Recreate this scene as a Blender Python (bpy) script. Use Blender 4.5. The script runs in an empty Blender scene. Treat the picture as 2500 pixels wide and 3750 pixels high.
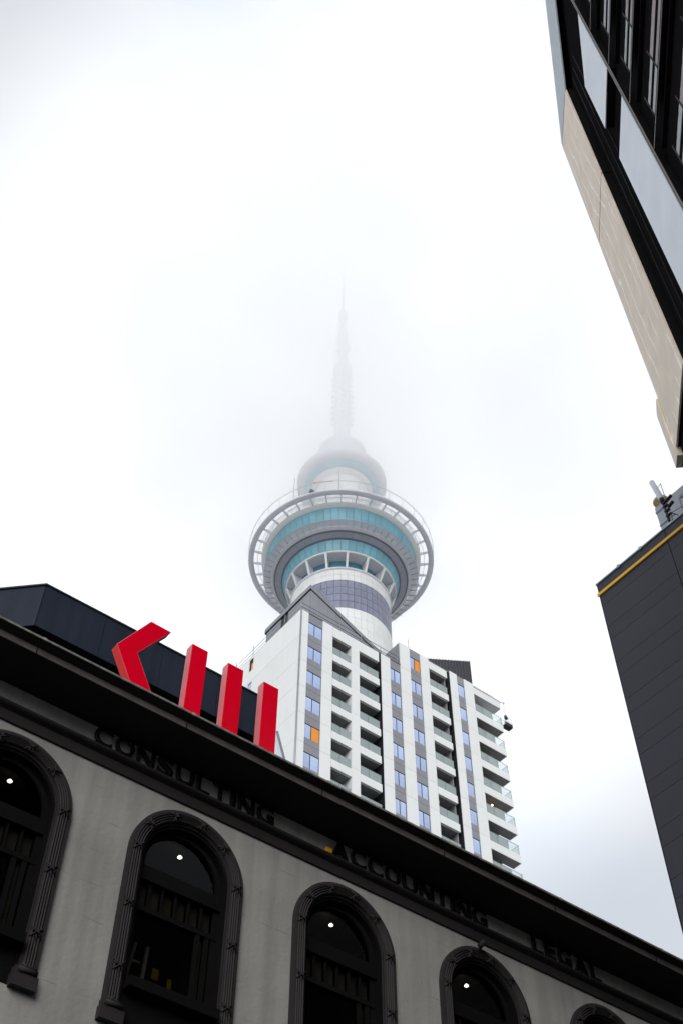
import bpy, math, random
from mathutils import Vector, Matrix
random.seed(7)
S = bpy.context.scene
COL = S.collection
PI = math.pi
R = math.radians

# ------------------------------------------------------------------ camera, sky, sun, exposure
cam_d = bpy.data.cameras.new("camera")
cam = bpy.data.objects.new("camera", cam_d)
COL.objects.link(cam)
rt = Vector((0.79132161, -0.61137753, 0.00525642))
up = Vector((-0.48541875, -0.62301641, 0.61336709))
fw = Vector((0.37172402, 0.48792220, 0.78978046))
m3 = Matrix((rt, up, -fw)).transposed()
cam.matrix_world = Matrix.Translation((0, 0, 1.6)) @ m3.to_4x4()
cam_d.sensor_fit = 'HORIZONTAL'
cam_d.sensor_width = 36
cam_d.lens = 4373.0 / 2500 * 36
cam_d.clip_start = 0.1
cam_d.clip_end = 3000
S.camera = cam

SUN_DIR = Vector((-0.60, -0.62, 0.42)).normalized()      # where the light comes from
W = bpy.data.worlds.new("World")
S.world = W
W.use_nodes = True
nt = W.node_tree
nt.nodes.clear()
def wn(t, **k):
    n = nt.nodes.new(t)
    for a, b in k.items():
        setattr(n, a, b)
    return n
w_out = wn('ShaderNodeOutputWorld')
w_bg = wn('ShaderNodeBackground')
w_bg.inputs['Strength'].default_value = 0.066
sky = wn('ShaderNodeTexSky')
sky.sky_type = 'NISHITA'
sky.sun_disc = False
sky.sun_elevation = math.asin(SUN_DIR.z)
sky.sun_rotation = math.atan2(SUN_DIR.x, SUN_DIR.y)
sky.air_density = 1.0
sky.dust_density = 4.0
# overcast deck: slightly brighter overhead, soft blue-grey undulations
tc = wn('ShaderNodeTexCoord')
sep = wn('ShaderNodeSeparateXYZ')
nt.links.new(tc.outputs['Generated'], sep.inputs[0])
rmp = wn('ShaderNodeMapRange')
rmp.inputs['From Min'].default_value = 0.0
rmp.inputs['From Max'].default_value = 1.0
rmp.inputs['To Min'].default_value = 8.3
rmp.inputs['To Max'].default_value = 8.6
nt.links.new(sep.outputs['Z'], rmp.inputs['Value'])
noi = wn('ShaderNodeTexNoise')
noi.inputs['Scale'].default_value = 2.8
noi.inputs['Detail'].default_value = 5.0
noi.inputs['Roughness'].default_value = 0.5
noi.inputs['Distortion'].default_value = 0.4
nt.links.new(tc.outputs['Generated'], noi.inputs['Vector'])
cr = wn('ShaderNodeValToRGB')
cr.color_ramp.elements[0].position = 0.36
cr.color_ramp.elements[0].color = (0.80, 0.86, 0.95, 1)
cr.color_ramp.elements[1].position = 0.60
cr.color_ramp.elements[1].color = (1.0, 1.0, 1.0, 1)
nt.links.new(noi.outputs['Fac'], cr.inputs['Fac'])
mul = wn('ShaderNodeVectorMath', operation='SCALE')
nt.links.new(cr.outputs['Color'], mul.inputs[0])
nt.links.new(rmp.outputs['Result'], mul.inputs['Scale'])
mx = wn('ShaderNodeMix', data_type='RGBA')
mx.inputs['Factor'].default_value = 0.985
nt.links.new(sky.outputs['Color'], mx.inputs['A'])
# broad brighter area of thin cloud around the tower's side of the sky
dt = wn('ShaderNodeVectorMath', operation='DOT_PRODUCT')
dt.inputs[1].default_value = Vector((0.345, 0.445, 0.826)).normalized()
nt.links.new(tc.outputs['Generated'], dt.inputs[0])
gl = wn('ShaderNodeMapRange', interpolation_type='SMOOTHSTEP')
gl.inputs['From Min'].default_value = math.cos(R(25))
gl.inputs['From Max'].default_value = 1.0
gl.inputs['To Min'].default_value = 1.0
gl.inputs['To Max'].default_value = 2.3
nt.links.new(dt.outputs['Value'], gl.inputs['Value'])
ml2 = wn('ShaderNodeVectorMath', operation='SCALE')
nt.links.new(mul.outputs['Vector'], ml2.inputs[0]); nt.links.new(gl.outputs['Result'], ml2.inputs['Scale'])
nt.links.new(ml2.outputs['Vector'], mx.inputs['B'])
nt.links.new(mx.outputs['Result'], w_bg.inputs['Color'])
nt.links.new(w_bg.outputs[0], w_out.inputs['Surface'])

sun_d = bpy.data.lights.new("sun", 'SUN')
sun_d.energy = 1.45
sun_d.angle = R(40)
sun_d.color = (1.0, 0.985, 0.96)
sun = bpy.data.objects.new("sun", sun_d)
COL.objects.link(sun)
sun.rotation_euler = SUN_DIR.to_track_quat('Z', 'Y').to_euler()
sun.location = (0, -20, 200)

vs = S.view_settings
vs.view_transform = 'Standard'
vs.look = 'None'
vs.exposure = 0.54
vs.gamma = 1.0
vs.use_curve_mapping = False
S.cycles.max_bounces = 24
S.cycles.diffuse_bounces = 4
S.cycles.glossy_bounces = 3
S.cycles.transparent_max_bounces = 12
S.cycles.volume_bounces = 20
S.cycles.volume_step_rate = 1.0
S.cycles.use_denoising = True

# ------------------------------------------------------------------ materials
def mat(name, col, rough=0.6, spec=0.3, metal=0.0, var=0.08, scale=1.5, bump=0.0, bscale=20.0, emit=None, alpha=1.0, streak=0.0):
    m = bpy.data.materials.new(name)
    m.use_nodes = True
    t = m.node_tree
    b = t.nodes['Principled BSDF']
    b.inputs['Roughness'].default_value = rough
    b.inputs['Specular IOR Level'].default_value = spec
    b.inputs['Metallic'].default_value = metal
    b.inputs['Alpha'].default_value = alpha
    L = t.links.new
    co = t.nodes.new('ShaderNodeTexCoord')
    c4 = (*col, 1)
    if var > 0:
        n = t.nodes.new('ShaderNodeTexNoise')
        n.inputs['Scale'].default_value = scale
        n.inputs['Detail'].default_value = 5
        L(co.outputs['Object'], n.inputs['Vector'])
        oi = t.nodes.new('ShaderNodeObjectInfo')
        mr = t.nodes.new('ShaderNodeMapRange')
        mr.inputs['From Min'].default_value = 0.3
        mr.inputs['From Max'].default_value = 0.7
        mr.inputs['To Min'].default_value = 1 - var
        mr.inputs['To Max'].default_value = 1 + var
        L(n.outputs['Fac'], mr.inputs['Value'])
        mr2 = t.nodes.new('ShaderNodeMapRange')
        mr2.inputs['To Min'].default_value = 1 - var * .5
        mr2.inputs['To Max'].default_value = 1 + var * .5
        L(oi.outputs['Random'], mr2.inputs['Value'])
        mm = t.nodes.new('ShaderNodeMath')
        mm.operation = 'MULTIPLY'
        L(mr.outputs[0], mm.inputs[0]); L(mr2.outputs[0], mm.inputs[1])
        last = mm.outputs[0]
        if streak > 0:       # rain streaks: noise stretched down the wall
            mp = t.nodes.new('ShaderNodeMapping')
            mp.inputs['Scale'].default_value = (3.0, 3.0, 0.12)
            L(co.outputs['Object'], mp.inputs['Vector'])
            n3 = t.nodes.new('ShaderNodeTexNoise')
            n3.inputs['Scale'].default_value = 1.6
            n3.inputs['Detail'].default_value = 6
            L(mp.outputs[0], n3.inputs['Vector'])
            m4 = t.nodes.new('ShaderNodeMapRange')
            m4.inputs['From Min'].default_value = 0.35
            m4.inputs['From Max'].default_value = 0.62
            m4.inputs['To Min'].default_value = 1 - streak
            m4.inputs['To Max'].default_value = 1.0
            L(n3.outputs['Fac'], m4.inputs['Value'])
            m5 = t.nodes.new('ShaderNodeMath'); m5.operation = 'MULTIPLY'
            L(last, m5.inputs[0]); L(m4.outputs[0], m5.inputs[1])
            last = m5.outputs[0]
        vm = t.nodes.new('ShaderNodeVectorMath')
        vm.operation = 'SCALE'
        vm.inputs[0].default_value = col
        L(last, vm.inputs['Scale'])
        L(vm.outputs[0], b.inputs['Base Color'])
    else:
        b.inputs['Base Color'].default_value = c4
    if bump > 0:
        n2 = t.nodes.new('ShaderNodeTexNoise')
        n2.inputs['Scale'].default_value = bscale
        n2.inputs['Detail'].default_value = 6
        L(co.outputs['Object'], n2.inputs['Vector'])
        bm_ = t.nodes.new('ShaderNodeBump')
        bm_.inputs['Strength'].default_value = bump
        bm_.inputs['Distance'].default_value = 0.02
        L(n2.outputs['Fac'], bm_.inputs['Height'])
        L(bm_.outputs[0], b.inputs['Normal'])
    if emit:
        b.inputs['Emission Color'].default_value = (*emit[0], 1)
        b.inputs['Emission Strength'].default_value = emit[1]
    return m

M = {}
M['plaster'] = mat('painted plaster', (0.31, 0.306, 0.292), 0.75, 0.2, var=0.14, scale=0.9, bump=0.35, bscale=14, streak=0.17)
M['trim'] = mat('charcoal trim paint', (0.030, 0.027, 0.028), 0.6, 0.10, var=0.12, bump=0.15)
M['trim_dark'] = mat('black eave paint', (0.018, 0.018, 0.018), 0.7, 0.15, var=0.1)
M['fascia_paint'] = mat('worn fascia paint', (0.11, 0.10, 0.095), 0.5, 0.4, var=0.2, scale=4)
M['flashing'] = mat('weathered gutter lip', (0.30, 0.29, 0.27), 0.45, 0.5, var=0.5, scale=9)
M['joinery'] = mat('black joinery', (0.008, 0.008, 0.008), 0.8, 0.0, var=0.1)
M['letter'] = mat('black cut letter', (0.006, 0.006, 0.006), 0.6, 0.1, var=0.1)
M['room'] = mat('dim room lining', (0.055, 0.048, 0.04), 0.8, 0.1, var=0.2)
M['blind'] = mat('pale blind', (0.16, 0.15, 0.125), 0.8, 0.1, var=0.15)
M['red'] = mat('red sign enamel', (0.90, 0.0, 0.022), 0.22, 0.5, var=0.03, scale=3)
rb = M['red'].node_tree.nodes['Principled BSDF']; rb.inputs['Coat Weight'].default_value = 1.0; rb.inputs['Coat Roughness'].default_value = 0.10
M['faded_red'] = mat('sun faded red return', (0.74, 0.20, 0.22), 0.35, 0.5, var=0.06, scale=4, streak=0.08)  # pink colour holds the sky sheen of the glossy red sides
M['bright_red'] = mat('bright red return', (0.92, 0.012, 0.008), 0.35, 0.4, var=0.04)
M['charcoal_clad'] = mat('charcoal roof cladding', (0.024, 0.032, 0.050), 0.55, 0.08, var=0.12, scale=0.7, bump=0.08, streak=0.2)
M['white_panel'] = mat('white precast panel', (0.79, 0.81, 0.82), 0.65, 0.25, var=0.025, scale=0.35, bump=0.05, streak=0.035)
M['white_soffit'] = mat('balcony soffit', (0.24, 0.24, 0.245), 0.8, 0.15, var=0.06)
M['grey_panel'] = mat('grey spandrel', (0.25, 0.255, 0.29), 0.5, 0.35, var=0.06, scale=0.6)
M['pent'] = mat('penthouse metal panel', (0.255, 0.265, 0.30), 0.42, 0.45, var=0.06, scale=0.6)
M['black_steel'] = mat('black steel', (0.018, 0.020, 0.024), 0.5, 0.3, var=0.1)
M['navy'] = mat('navy louvre', (0.006, 0.008, 0.016), 0.4, 0.4, var=0.1)
M['louvre_edge'] = mat('louvre nose', (0.055, 0.06, 0.075), 0.4, 0.4, var=0.1)
M['blue_glass'] = mat('blue coated glass', (0.54, 0.66, 0.96), 0.10, 0.8, metal=0.8, var=0.22, scale=0.4)
M['orange'] = mat('orange board', (0.78, 0.30, 0.055), 0.6, 0.2, var=0.1, scale=1.5)
M['balcony_glass'] = mat('frosted balcony glass', (0.36, 0.43, 0.44), 0.12, 0.7, metal=0.25, var=0.05, alpha=0.80)  # pale tint carries part of the sky reflection
M['clear_glass'] = mat('clear corner glass', (0.62, 0.78, 0.80), 0.06, 0.6, var=0.0, alpha=0.30)
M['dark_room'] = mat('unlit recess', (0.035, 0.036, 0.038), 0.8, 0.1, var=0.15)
M['steel'] = mat('galvanised steel', (0.30, 0.33, 0.36), 0.4, 0.5, metal=0.4, var=0.1)
M['concrete'] = mat('tower concrete', (0.72, 0.74, 0.76), 0.7, 0.2, var=0.05, scale=0.3)
M['tower_tile'] = mat('white tower panel', (0.80, 0.82, 0.83), 0.5, 0.35, var=0.05, scale=0.25, streak=0.04)
M['tower_dark'] = mat('slate tower tile', (0.22, 0.235, 0.33), 0.4, 0.4, var=0.12, scale=0.8)
M['tower_grey'] = mat('tower grey metal', (0.60, 0.61, 0.67), 0.5, 0.35, var=0.06, scale=0.3)
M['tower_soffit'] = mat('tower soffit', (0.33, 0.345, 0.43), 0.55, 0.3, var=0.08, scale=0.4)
M['tower_groove'] = mat('tower groove', (0.11, 0.125, 0.20), 0.6, 0.2, var=0.1)
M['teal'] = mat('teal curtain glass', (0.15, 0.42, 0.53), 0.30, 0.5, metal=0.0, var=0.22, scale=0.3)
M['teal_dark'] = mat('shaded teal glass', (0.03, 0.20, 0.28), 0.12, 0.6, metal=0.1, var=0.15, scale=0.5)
M['canopy_glass'] = mat('canopy glass', (0.62, 0.68, 0.76), 0.15, 0.6, var=0.06, alpha=0.6)
M['lamp'] = mat('lamp glow', (1, 1, 1), 0.5, 0.2, var=0, emit=((1.0, 0.95, 0.86), 9.0))
M['warm_lamp'] = mat('warm lamp glow', (1, .8, .5), 0.5, 0.2, var=0, emit=((1.0, 0.62, 0.25), 4.0))
M['asphalt'] = mat('asphalt', (0.05, 0.05, 0.052), 0.85, 0.2, var=0.15, scale=2, bump=0.3, bscale=60)
M['paving'] = mat('concrete paving', (0.32, 0.315, 0.30), 0.8, 0.2, var=0.1, scale=2)
M['yellow'] = mat('amber strip', (0.78, 0.42, 0.02), 0.45, 0.4, var=0.04)
M['dim_yellow'] = mat('faded yellow paper', (0.40, 0.27, 0.02), 0.7, 0.1, var=0.15)  # yellow with a darker base than the amber strip
M['slate_clad'] = mat('slate cladding panel', (0.013, 0.0145, 0.026), 0.45, 0.4, var=0.18, scale=0.5, streak=0.10)
M['cream_cowl'] = mat('sun aged cowl', (0.62, 0.45, 0.24), 0.6, 0.3, var=0.1)
M['pale_metal'] = mat('pale roof metal', (0.38, 0.42, 0.48), 0.45, 0.4, var=0.06)
M['panel_white'] = mat('cool white panel', (0.74, 0.785, 0.86), 0.5, 0.35, var=0.05, scale=0.8, bump=0.04)
M['fascia_grey'] = mat('cool fascia', (0.48, 0.54, 0.60), 0.55, 0.3, var=0.08, scale=2.5)
M['black_facade'] = mat('black facade', (0.011, 0.011, 0.012), 0.9, 0.0, var=0.1)
M['gutter_grey'] = mat('anodised strip', (0.17, 0.165, 0.165), 0.4, 0.4, var=0.1)
M['reveal_line'] = mat('dark anodised frame', (0.016, 0.016, 0.018), 0.6, 0.06, var=0.1)
M['blind_pink'] = mat('mauve blind behind glass', (0.26, 0.21, 0.235), 0.5, 0.3, var=0.12, scale=3)
M['blind_grey'] = mat('grey blind behind glass', (0.34, 0.37, 0.38), 0.5, 0.3, var=0.12, scale=3)
M['aluminium'] = mat('ladder aluminium', (0.5, 0.5, 0.5), 0.4, 0.5, metal=0.5, var=0.05)
M['far_wall'] = mat('street facade', (0.22, 0.21, 0.20), 0.8, 0.2, var=0.1)

def beige_mat():
    m = mat('beige stone panel', (0.76, 0.655, 0.54), 0.5, 0.35, var=0.08, scale=1.2, bump=0.03)
    t = m.node_tree; L = t.links.new
    b = t.nodes['Principled BSDF']
    src = b.inputs['Base Color'].links[0].from_socket
    co = t.nodes.new('ShaderNodeTexCoord')
    sp = t.nodes.new('ShaderNodeSeparateXYZ'); L(co.outputs['Object'], sp.inputs[0])
    nz = t.nodes.new('ShaderNodeTexNoise'); nz.inputs['Scale'].default_value = 0.55; nz.inputs['Detail'].default_value = 8; nz.inputs['Roughness'].default_value = .62
    mpz = t.nodes.new('ShaderNodeMapping'); mpz.inputs['Scale'].default_value = (0.9, 0.9, 0.24); L(co.outputs['Object'], mpz.inputs['Vector']); L(mpz.outputs[0], nz.inputs['Vector'])
    # lime runs: thin pale lines wandering down the panel (iso-lines of x + noise)
    a = t.nodes.new('ShaderNodeMath'); a.operation = 'MULTIPLY'; a.inputs[1].default_value = 0.95; L(nz.outputs['Fac'], a.inputs[0])
    s = t.nodes.new('ShaderNodeMath'); s.operation = 'ADD'; L(sp.outputs['X'], s.inputs[0]); L(a.outputs[0], s.inputs[1])
    z = t.nodes.new('ShaderNodeMath'); z.operation = 'MULTIPLY'; z.inputs[1].default_value = -0.02; L(sp.outputs['Z'], z.inputs[0])
    s2 = t.nodes.new('ShaderNodeMath'); s2.operation = 'ADD'; L(s.outputs[0], s2.inputs[0]); L(z.outputs[0], s2.inputs[1])
    k = t.nodes.new('ShaderNodeMath'); k.operation = 'MULTIPLY'; k.inputs[1].default_value = 2.4; L(s2.outputs[0], k.inputs[0])
    f = t.nodes.new('ShaderNodeMath'); f.operation = 'PINGPONG'; f.inputs[1].default_value = 0.5; L(k.outputs[0], f.inputs[0])
    r = t.nodes.new('ShaderNodeMapRange'); r.inputs['From Min'].default_value = 0.018; r.inputs['From Max'].default_value = 0.060
    r.inputs['To Min'].default_value = 0.9; r.inputs['To Max'].default_value = 0.0
    L(f.outputs[0], r.inputs['Value'])
    n4 = t.nodes.new('ShaderNodeTexNoise'); n4.inputs['Scale'].default_value = 0.5; L(co.outputs['Object'], n4.inputs['Vector'])
    r4 = t.nodes.new('ShaderNodeMapRange'); r4.inputs['From Min'].default_value = 0.36; r4.inputs['From Max'].default_value = 0.50; L(n4.outputs['Fac'], r4.inputs['Value'])
    mm = t.nodes.new('ShaderNodeMath'); mm.operation = 'MULTIPLY'; L(r.outputs[0], mm.inputs[0]); L(r4.outputs[0], mm.inputs[1])
    mix = t.nodes.new('ShaderNodeMix'); mix.data_type = 'RGBA'
    L(mm.outputs[0], mix.inputs['Factor']); L(src, mix.inputs['A']); mix.inputs['B'].default_value = (1.0, 0.98, 0.95, 1)
    L(mix.outputs['Result'], b.inputs['Base Color'])
    return m
M['beige'] = beige_mat()

def plaster_joints(m):
    t = m.node_tree; L = t.links.new
    b = t.nodes['Principled BSDF']
    src = b.inputs['Base Color'].links[0].from_socket
    co = t.nodes.new('ShaderNodeTexCoord')
    sp = t.nodes.new('ShaderNodeSeparateXYZ'); L(co.outputs['Object'], sp.inputs[0])
    nz = t.nodes.new('ShaderNodeTexNoise'); nz.inputs['Scale'].default_value = 2.2; nz.inputs['Detail'].default_value = 6
    L(co.outputs['Object'], nz.inputs['Vector'])
    a = t.nodes.new('ShaderNodeMath'); a.operation = 'MULTIPLY_ADD'; a.inputs[1].default_value = 0.035; L(nz.outputs['Fac'], a.inputs[0]); L(sp.outputs['Z'], a.inputs[2])
    k = t.nodes.new('ShaderNodeMath'); k.operation = 'MULTIPLY'; k.inputs[1].default_value = 2.1; L(a.outputs[0], k.inputs[0])
    f = t.nodes.new('ShaderNodeMath'); f.operation = 'PINGPONG'; f.inputs[1].default_value = 0.5; L(k.outputs[0], f.inputs[0])
    r = t.nodes.new('ShaderNodeMapRange'); r.inputs['From Min'].default_value = 0.004; r.inputs['From Max'].default_value = 0.016
    r.inputs['To Min'].default_value = 0.6; r.inputs['To Max'].default_value = 0.0
    L(f.outputs[0], r.inputs['Value'])
    mp = t.nodes.new('ShaderNodeMapping'); mp.inputs['Scale'].default_value = (1.3, 1, 5)
    L(co.outputs['Object'], mp.inputs['Vector'])
    n4 = t.nodes.new('ShaderNodeTexNoise'); n4.inputs['Scale'].default_value = 1.6; n4.inputs['Detail'].default_value = 4; L(mp.outputs[0], n4.inputs['Vector'])
    r4 = t.nodes.new('ShaderNodeMapRange'); r4.inputs['From Min'].default_value = 0.52; r4.inputs['From Max'].default_value = 0.62; L(n4.outputs['Fac'], r4.inputs['Value'])
    mm = t.nodes.new('ShaderNodeMath'); mm.operation = 'MULTIPLY'; L(r.outputs[0], mm.inputs[0]); L(r4.outputs[0], mm.inputs[1])
    mix = t.nodes.new('ShaderNodeMix'); mix.data_type = 'RGBA'
    L(mm.outputs[0], mix.inputs['Factor']); L(src, mix.inputs['A']); mix.inputs['B'].default_value = (0.10, 0.10, 0.11, 1)
    L(mix.outputs['Result'], b.inputs['Base Color'])
plaster_joints(M['plaster'])

# ------------------------------------------------------------------ mesh helpers
class MB:
    def __init__(s):
        s.v = []; s.f = []; s.sm = []
    def poly(s, pts, smooth=False):
        i = len(s.v); s.v += [tuple(p) for p in pts]; s.f.append(tuple(range(i, i + len(pts)))); s.sm.append(smooth); return s
    def box(s, x0, x1, y0, y1, z0, z1):
        i = len(s.v)
        s.v += [(x0,y0,z0),(x1,y0,z0),(x1,y1,z0),(x0,y1,z0),(x0,y0,z1),(x1,y0,z1),(x1,y1,z1),(x0,y1,z1)]
        for q in ((3,2,1,0),(4,5,6,7),(0,1,5,4),(1,2,6,5),(2,3,7,6),(3,0,4,7)):
            s.f.append(tuple(i + k for k in q)); s.sm.append(False)
        return s
    def prism(s, pts, d, smooth=False):
        """polygon pts (3D, planar) swept along vector d"""
        n = len(pts); i = len(s.v); d = Vector(d)
        s.v += [tuple(p) for p in pts] + [tuple(Vector(p) + d) for p in pts]
        s.f.append(tuple(range(i, i + n))[::-1]); s.f.append(tuple(range(i + n, i + 2 * n))); s.sm += [False, False]
        for k in range(n):
            a, b = i + k, i + (k + 1) % n
            s.f.append((a, b, b + n, a + n)); s.sm.append(smooth)
        return s
    def tube(s, p0, p1, r, n=6, r1=None):
        p0 = Vector(p0); p1 = Vector(p1); r1 = r if r1 is None else r1
        d = (p1 - p0).normalized()
        a = d.orthogonal().normalized(); b = d.cross(a)
        i = len(s.v)
        for p, rr in ((p0, r), (p1, r1)):
            for k in range(n):
                t = 2 * PI * k / n
                s.v.append(tuple(p + a * math.cos(t) * rr + b * math.sin(t) * rr))
        for k in range(n):
            s.f.append((i + k, i + (k + 1) % n, i + n + (k + 1) % n, i + n + k)); s.sm.append(n > 4)
        s.f.append(tuple(i + k for k in range(n))[::-1]); s.f.append(tuple(i + n + k for k in range(n))); s.sm += [False, False]
        return s
    def lathe(s, prof, n=96, smooth=True, closed=False):
        """prof: (radius, z) list"""
        i = len(s.v); m = len(prof)
        for k in range(n):
            t = 2 * PI * k / n
            for r, z in prof:
                s.v.append((r * math.cos(t), r * math.sin(t), z))
        for k in range(n):
            k2 = (k + 1) % n
            for j in range(m if closed else m - 1):
                j2 = (j + 1) % m
                s.f.append((i + k * m + j, i + k2 * m + j, i + k2 * m + j2, i + k * m + j2)); s.sm.append(smooth)
        return s
    def mesh(s, name):
        me = bpy.data.meshes.new(name)
        me.from_pydata(s.v, [], s.f)
        me.polygons.foreach_set('use_smooth', s.sm)
        me.update()
        return me
    def build(s, name, m, parent=None, loc=(0, 0, 0), fix=True):
        me = s.mesh(name)
        if fix:
            import bmesh
            bm = bmesh.new(); bm.from_mesh(me)
            bmesh.ops.recalc_face_normals(bm, faces=bm.faces)
            bm.to_mesh(me); bm.free()
        me.materials.append(m if not isinstance(m, str) else M[m])
        return put(name, me, parent, loc)
def put(name, me, parent=None, loc=(0, 0, 0), rz=0.0):
    o = bpy.data.objects.new(name, me)
    COL.objects.link(o)
    o.location = loc
    o.rotation_euler = (0, 0, rz)
    if parent is not None:
        o.parent = parent
    return o
def thing(name, label, cat, loc=(0, 0, 0), group=None, rz=0.0):
    o = bpy.data.objects.new(name, None)
    COL.objects.link(o)
    o.location = loc; o.rotation_euler = (0, 0, rz)
    o.empty_display_size = 0.3
    o['label'] = label; o['category'] = cat
    if group: o['group'] = group
    return o
def tag(o, label, cat, group=None):
    o['label'] = label; o['category'] = cat
    if group: o['group'] = group
    return o
def bevel(o, w, seg=2):
    md = o.modifiers.new('bevel', 'BEVEL'); md.width = w; md.segments = seg; md.limit_method = 'ANGLE'
    return o

# ------------------------------------------------------------------ ground, road, pavements
g = MB().poly([(-1500, -1500, -0.14), (1500, -1500, -0.14), (1500, 1500, -0.14), (-1500, 1500, -0.14)]).build('ground', 'paving', fix=False); g['kind'] = 'structure'
g = MB().poly([(-150, 2.0, -0.13), (150, 2.0, -0.13), (150, 9.0, -0.13), (-150, 9.0, -0.13)]).build('road', 'asphalt', fix=False); g['kind'] = 'structure'
g = MB().box(-150, 27.8, -3.9, 2.0, -0.13, 0.0).build('pavement', 'paving'); g['kind'] = 'structure'
g = MB().box(-150, 150, 9.0, 11.95, -0.13, 0.0).build('pavement', 'paving'); g['kind'] = 'structure'
g = MB()
for k in range(-20, 21):
    g.poly([(k * 6, 5.44, -0.126), (k * 6 + 3, 5.44, -0.126), (k * 6 + 3, 5.56, -0.126), (k * 6, 5.56, -0.126)])
g = g.build('road_marking', 'panel_white', fix=False); g['kind'] = 'structure'

# ------------------------------------------------------------------ heritage building across the street (facade on y = 12)
YW = 12.0
HB = thing('heritage_building', 'old cream plaster building with black arched windows and deep dark eaves', 'building', (10, YW, 0))
hx = lambda x: x - 10.0            # local x
WIN = [1.265 + 2.66 * k for k in range(7)]       # window centres
RO, RI, ZC, ZB = 0.895, 0.64, 11.177, 8.82
ZT = 12.83
def arch_pts(cx, r, zc, zb, n=28):
    p = [(cx - r, zb)]
    for k in range(n + 1):
        t = PI - PI * k / n
        p.append((cx + r * math.cos(t), zc + r * math.sin(t)))
    p.append((cx + r, zb))
    return p
wall = MB()
RH = 0.70                                         # hole radius (hidden under the surround)
edges = [-9.0] + [w for w in WIN] + [30.0]
prev = -9.0
for cx in WIN:
    wall.poly([(hx(prev), 0, 0), (hx(cx - RH), 0, 0), (hx(cx - RH), 0, ZT), (hx(prev), 0, ZT)])
    wall.poly([(hx(cx - RH), 0, 0), (hx(cx + RH), 0, 0), (hx(cx + RH), 0, ZB), (hx(cx - RH), 0, ZB)])
    ap = arch_pts(cx, RH, ZC, ZB)[1:-1]
    for (xa, za), (xb, zb) in zip(ap, ap[1:]):
        wall.poly([(hx(xa), 0, za), (hx(xb), 0, zb), (hx(xb), 0, ZT), (hx(xa), 0, ZT)])
    ap = arch_pts(cx, RH, ZC, ZB)
    for (xa, za), (xb, zb) in zip(ap, ap[1:]):
        wall.poly([(hx(xa), 0, za), (hx(xa), 0.35, za), (hx(xb), 0.35, zb), (hx(xb), 0, zb)])
    prev = cx + RH
wall.poly([(hx(prev), 0, 0), (hx(30), 0, 0), (hx(30), 0, ZT), (hx(prev), 0, ZT)])
wall.poly([(hx(30), 0, 0), (hx(30), 12, 0), (hx(30), 12, ZT), (hx(30), 0, ZT)])
wall.poly([(hx(-9), 0, 0), (hx(-9), 12, 0), (hx(-9), 12, ZT), (hx(-9), 0, ZT)])
wall.poly([(hx(-9), 12, 0), (hx(30), 12, 0), (hx(30), 12, ZT), (hx(-9), 12, ZT)])
wall.build('wall', 'plaster', HB, fix=False)
def sweepx(name, prof, m, x0=-9.35, x1=30.35, smooth=False):
    b = MB()
    pts = [(hx(x0), y - YW, z) for y, z in prof]
    b.prism(pts, (x1 - x0, 0, 0), smooth)
    return b.build(name, m, HB)
# string moulding under the frieze
sweepx('frieze_moulding', [(12.0, 12.22), (11.965, 12.22), (11.965, 12.335), (11.985, 12.345), (11.985, 12.40), (11.955, 12.415),
       (11.925, 12.425), (11.895, 12.445), (11.89, 12.47), (11.90, 12.488), (12.0, 12.492)], 'trim', -9, 30)
# eave: flat soffit, small fascia, ogee, lip
sweepx('eave_soffit', [(12.02, 12.83), (11.27, 12.83), (11.27, 12.87), (12.02, 12.87)], 'trim_dark')
sweepx('eave_fascia', [(11.285, 12.832), (11.262, 12.832), (11.250, 12.925), (11.285, 12.925)], 'fascia_paint')
og = [(11.285, 12.927)] + [(11.25 - 0.125 * (k / 8), 12.927 + 0.035 * (0.5 - 0.5 * math.cos(PI * k / 8))) for k in range(9)] + [(11.125, 12.975), (11.285, 12.975)]
sweepx('eave_ogee', og, 'trim_dark')
sweepx('gutter_lip', [(11.145, 12.967), (11.112, 12.967), (11.108, 12.977), (11.116, 12.981), (11.112, 13.0), (11.145, 13.0)], 'flashing')
for i in range(17):
    x = -8.2 + 2.35 * i
    MB().box(hx(x), hx(x) + 0.05, 11.106 - YW, 11.15 - YW, 12.964, 13.004).build('gutter_joint', 'flashing', HB)
    MB().box(hx(x), hx(x) + 0.012, 11.247 - YW, 11.28 - YW, 12.835, 12.924).build('fascia_joint', 'trim_dark', HB)
sweepx('roof_deck', [(11.146, 12.976), (11.146, 12.992), (24.0, 12.992), (24.0, 12.875), (11.5, 12.875), (11.5, 12.976)], 'charcoal_clad')
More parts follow.
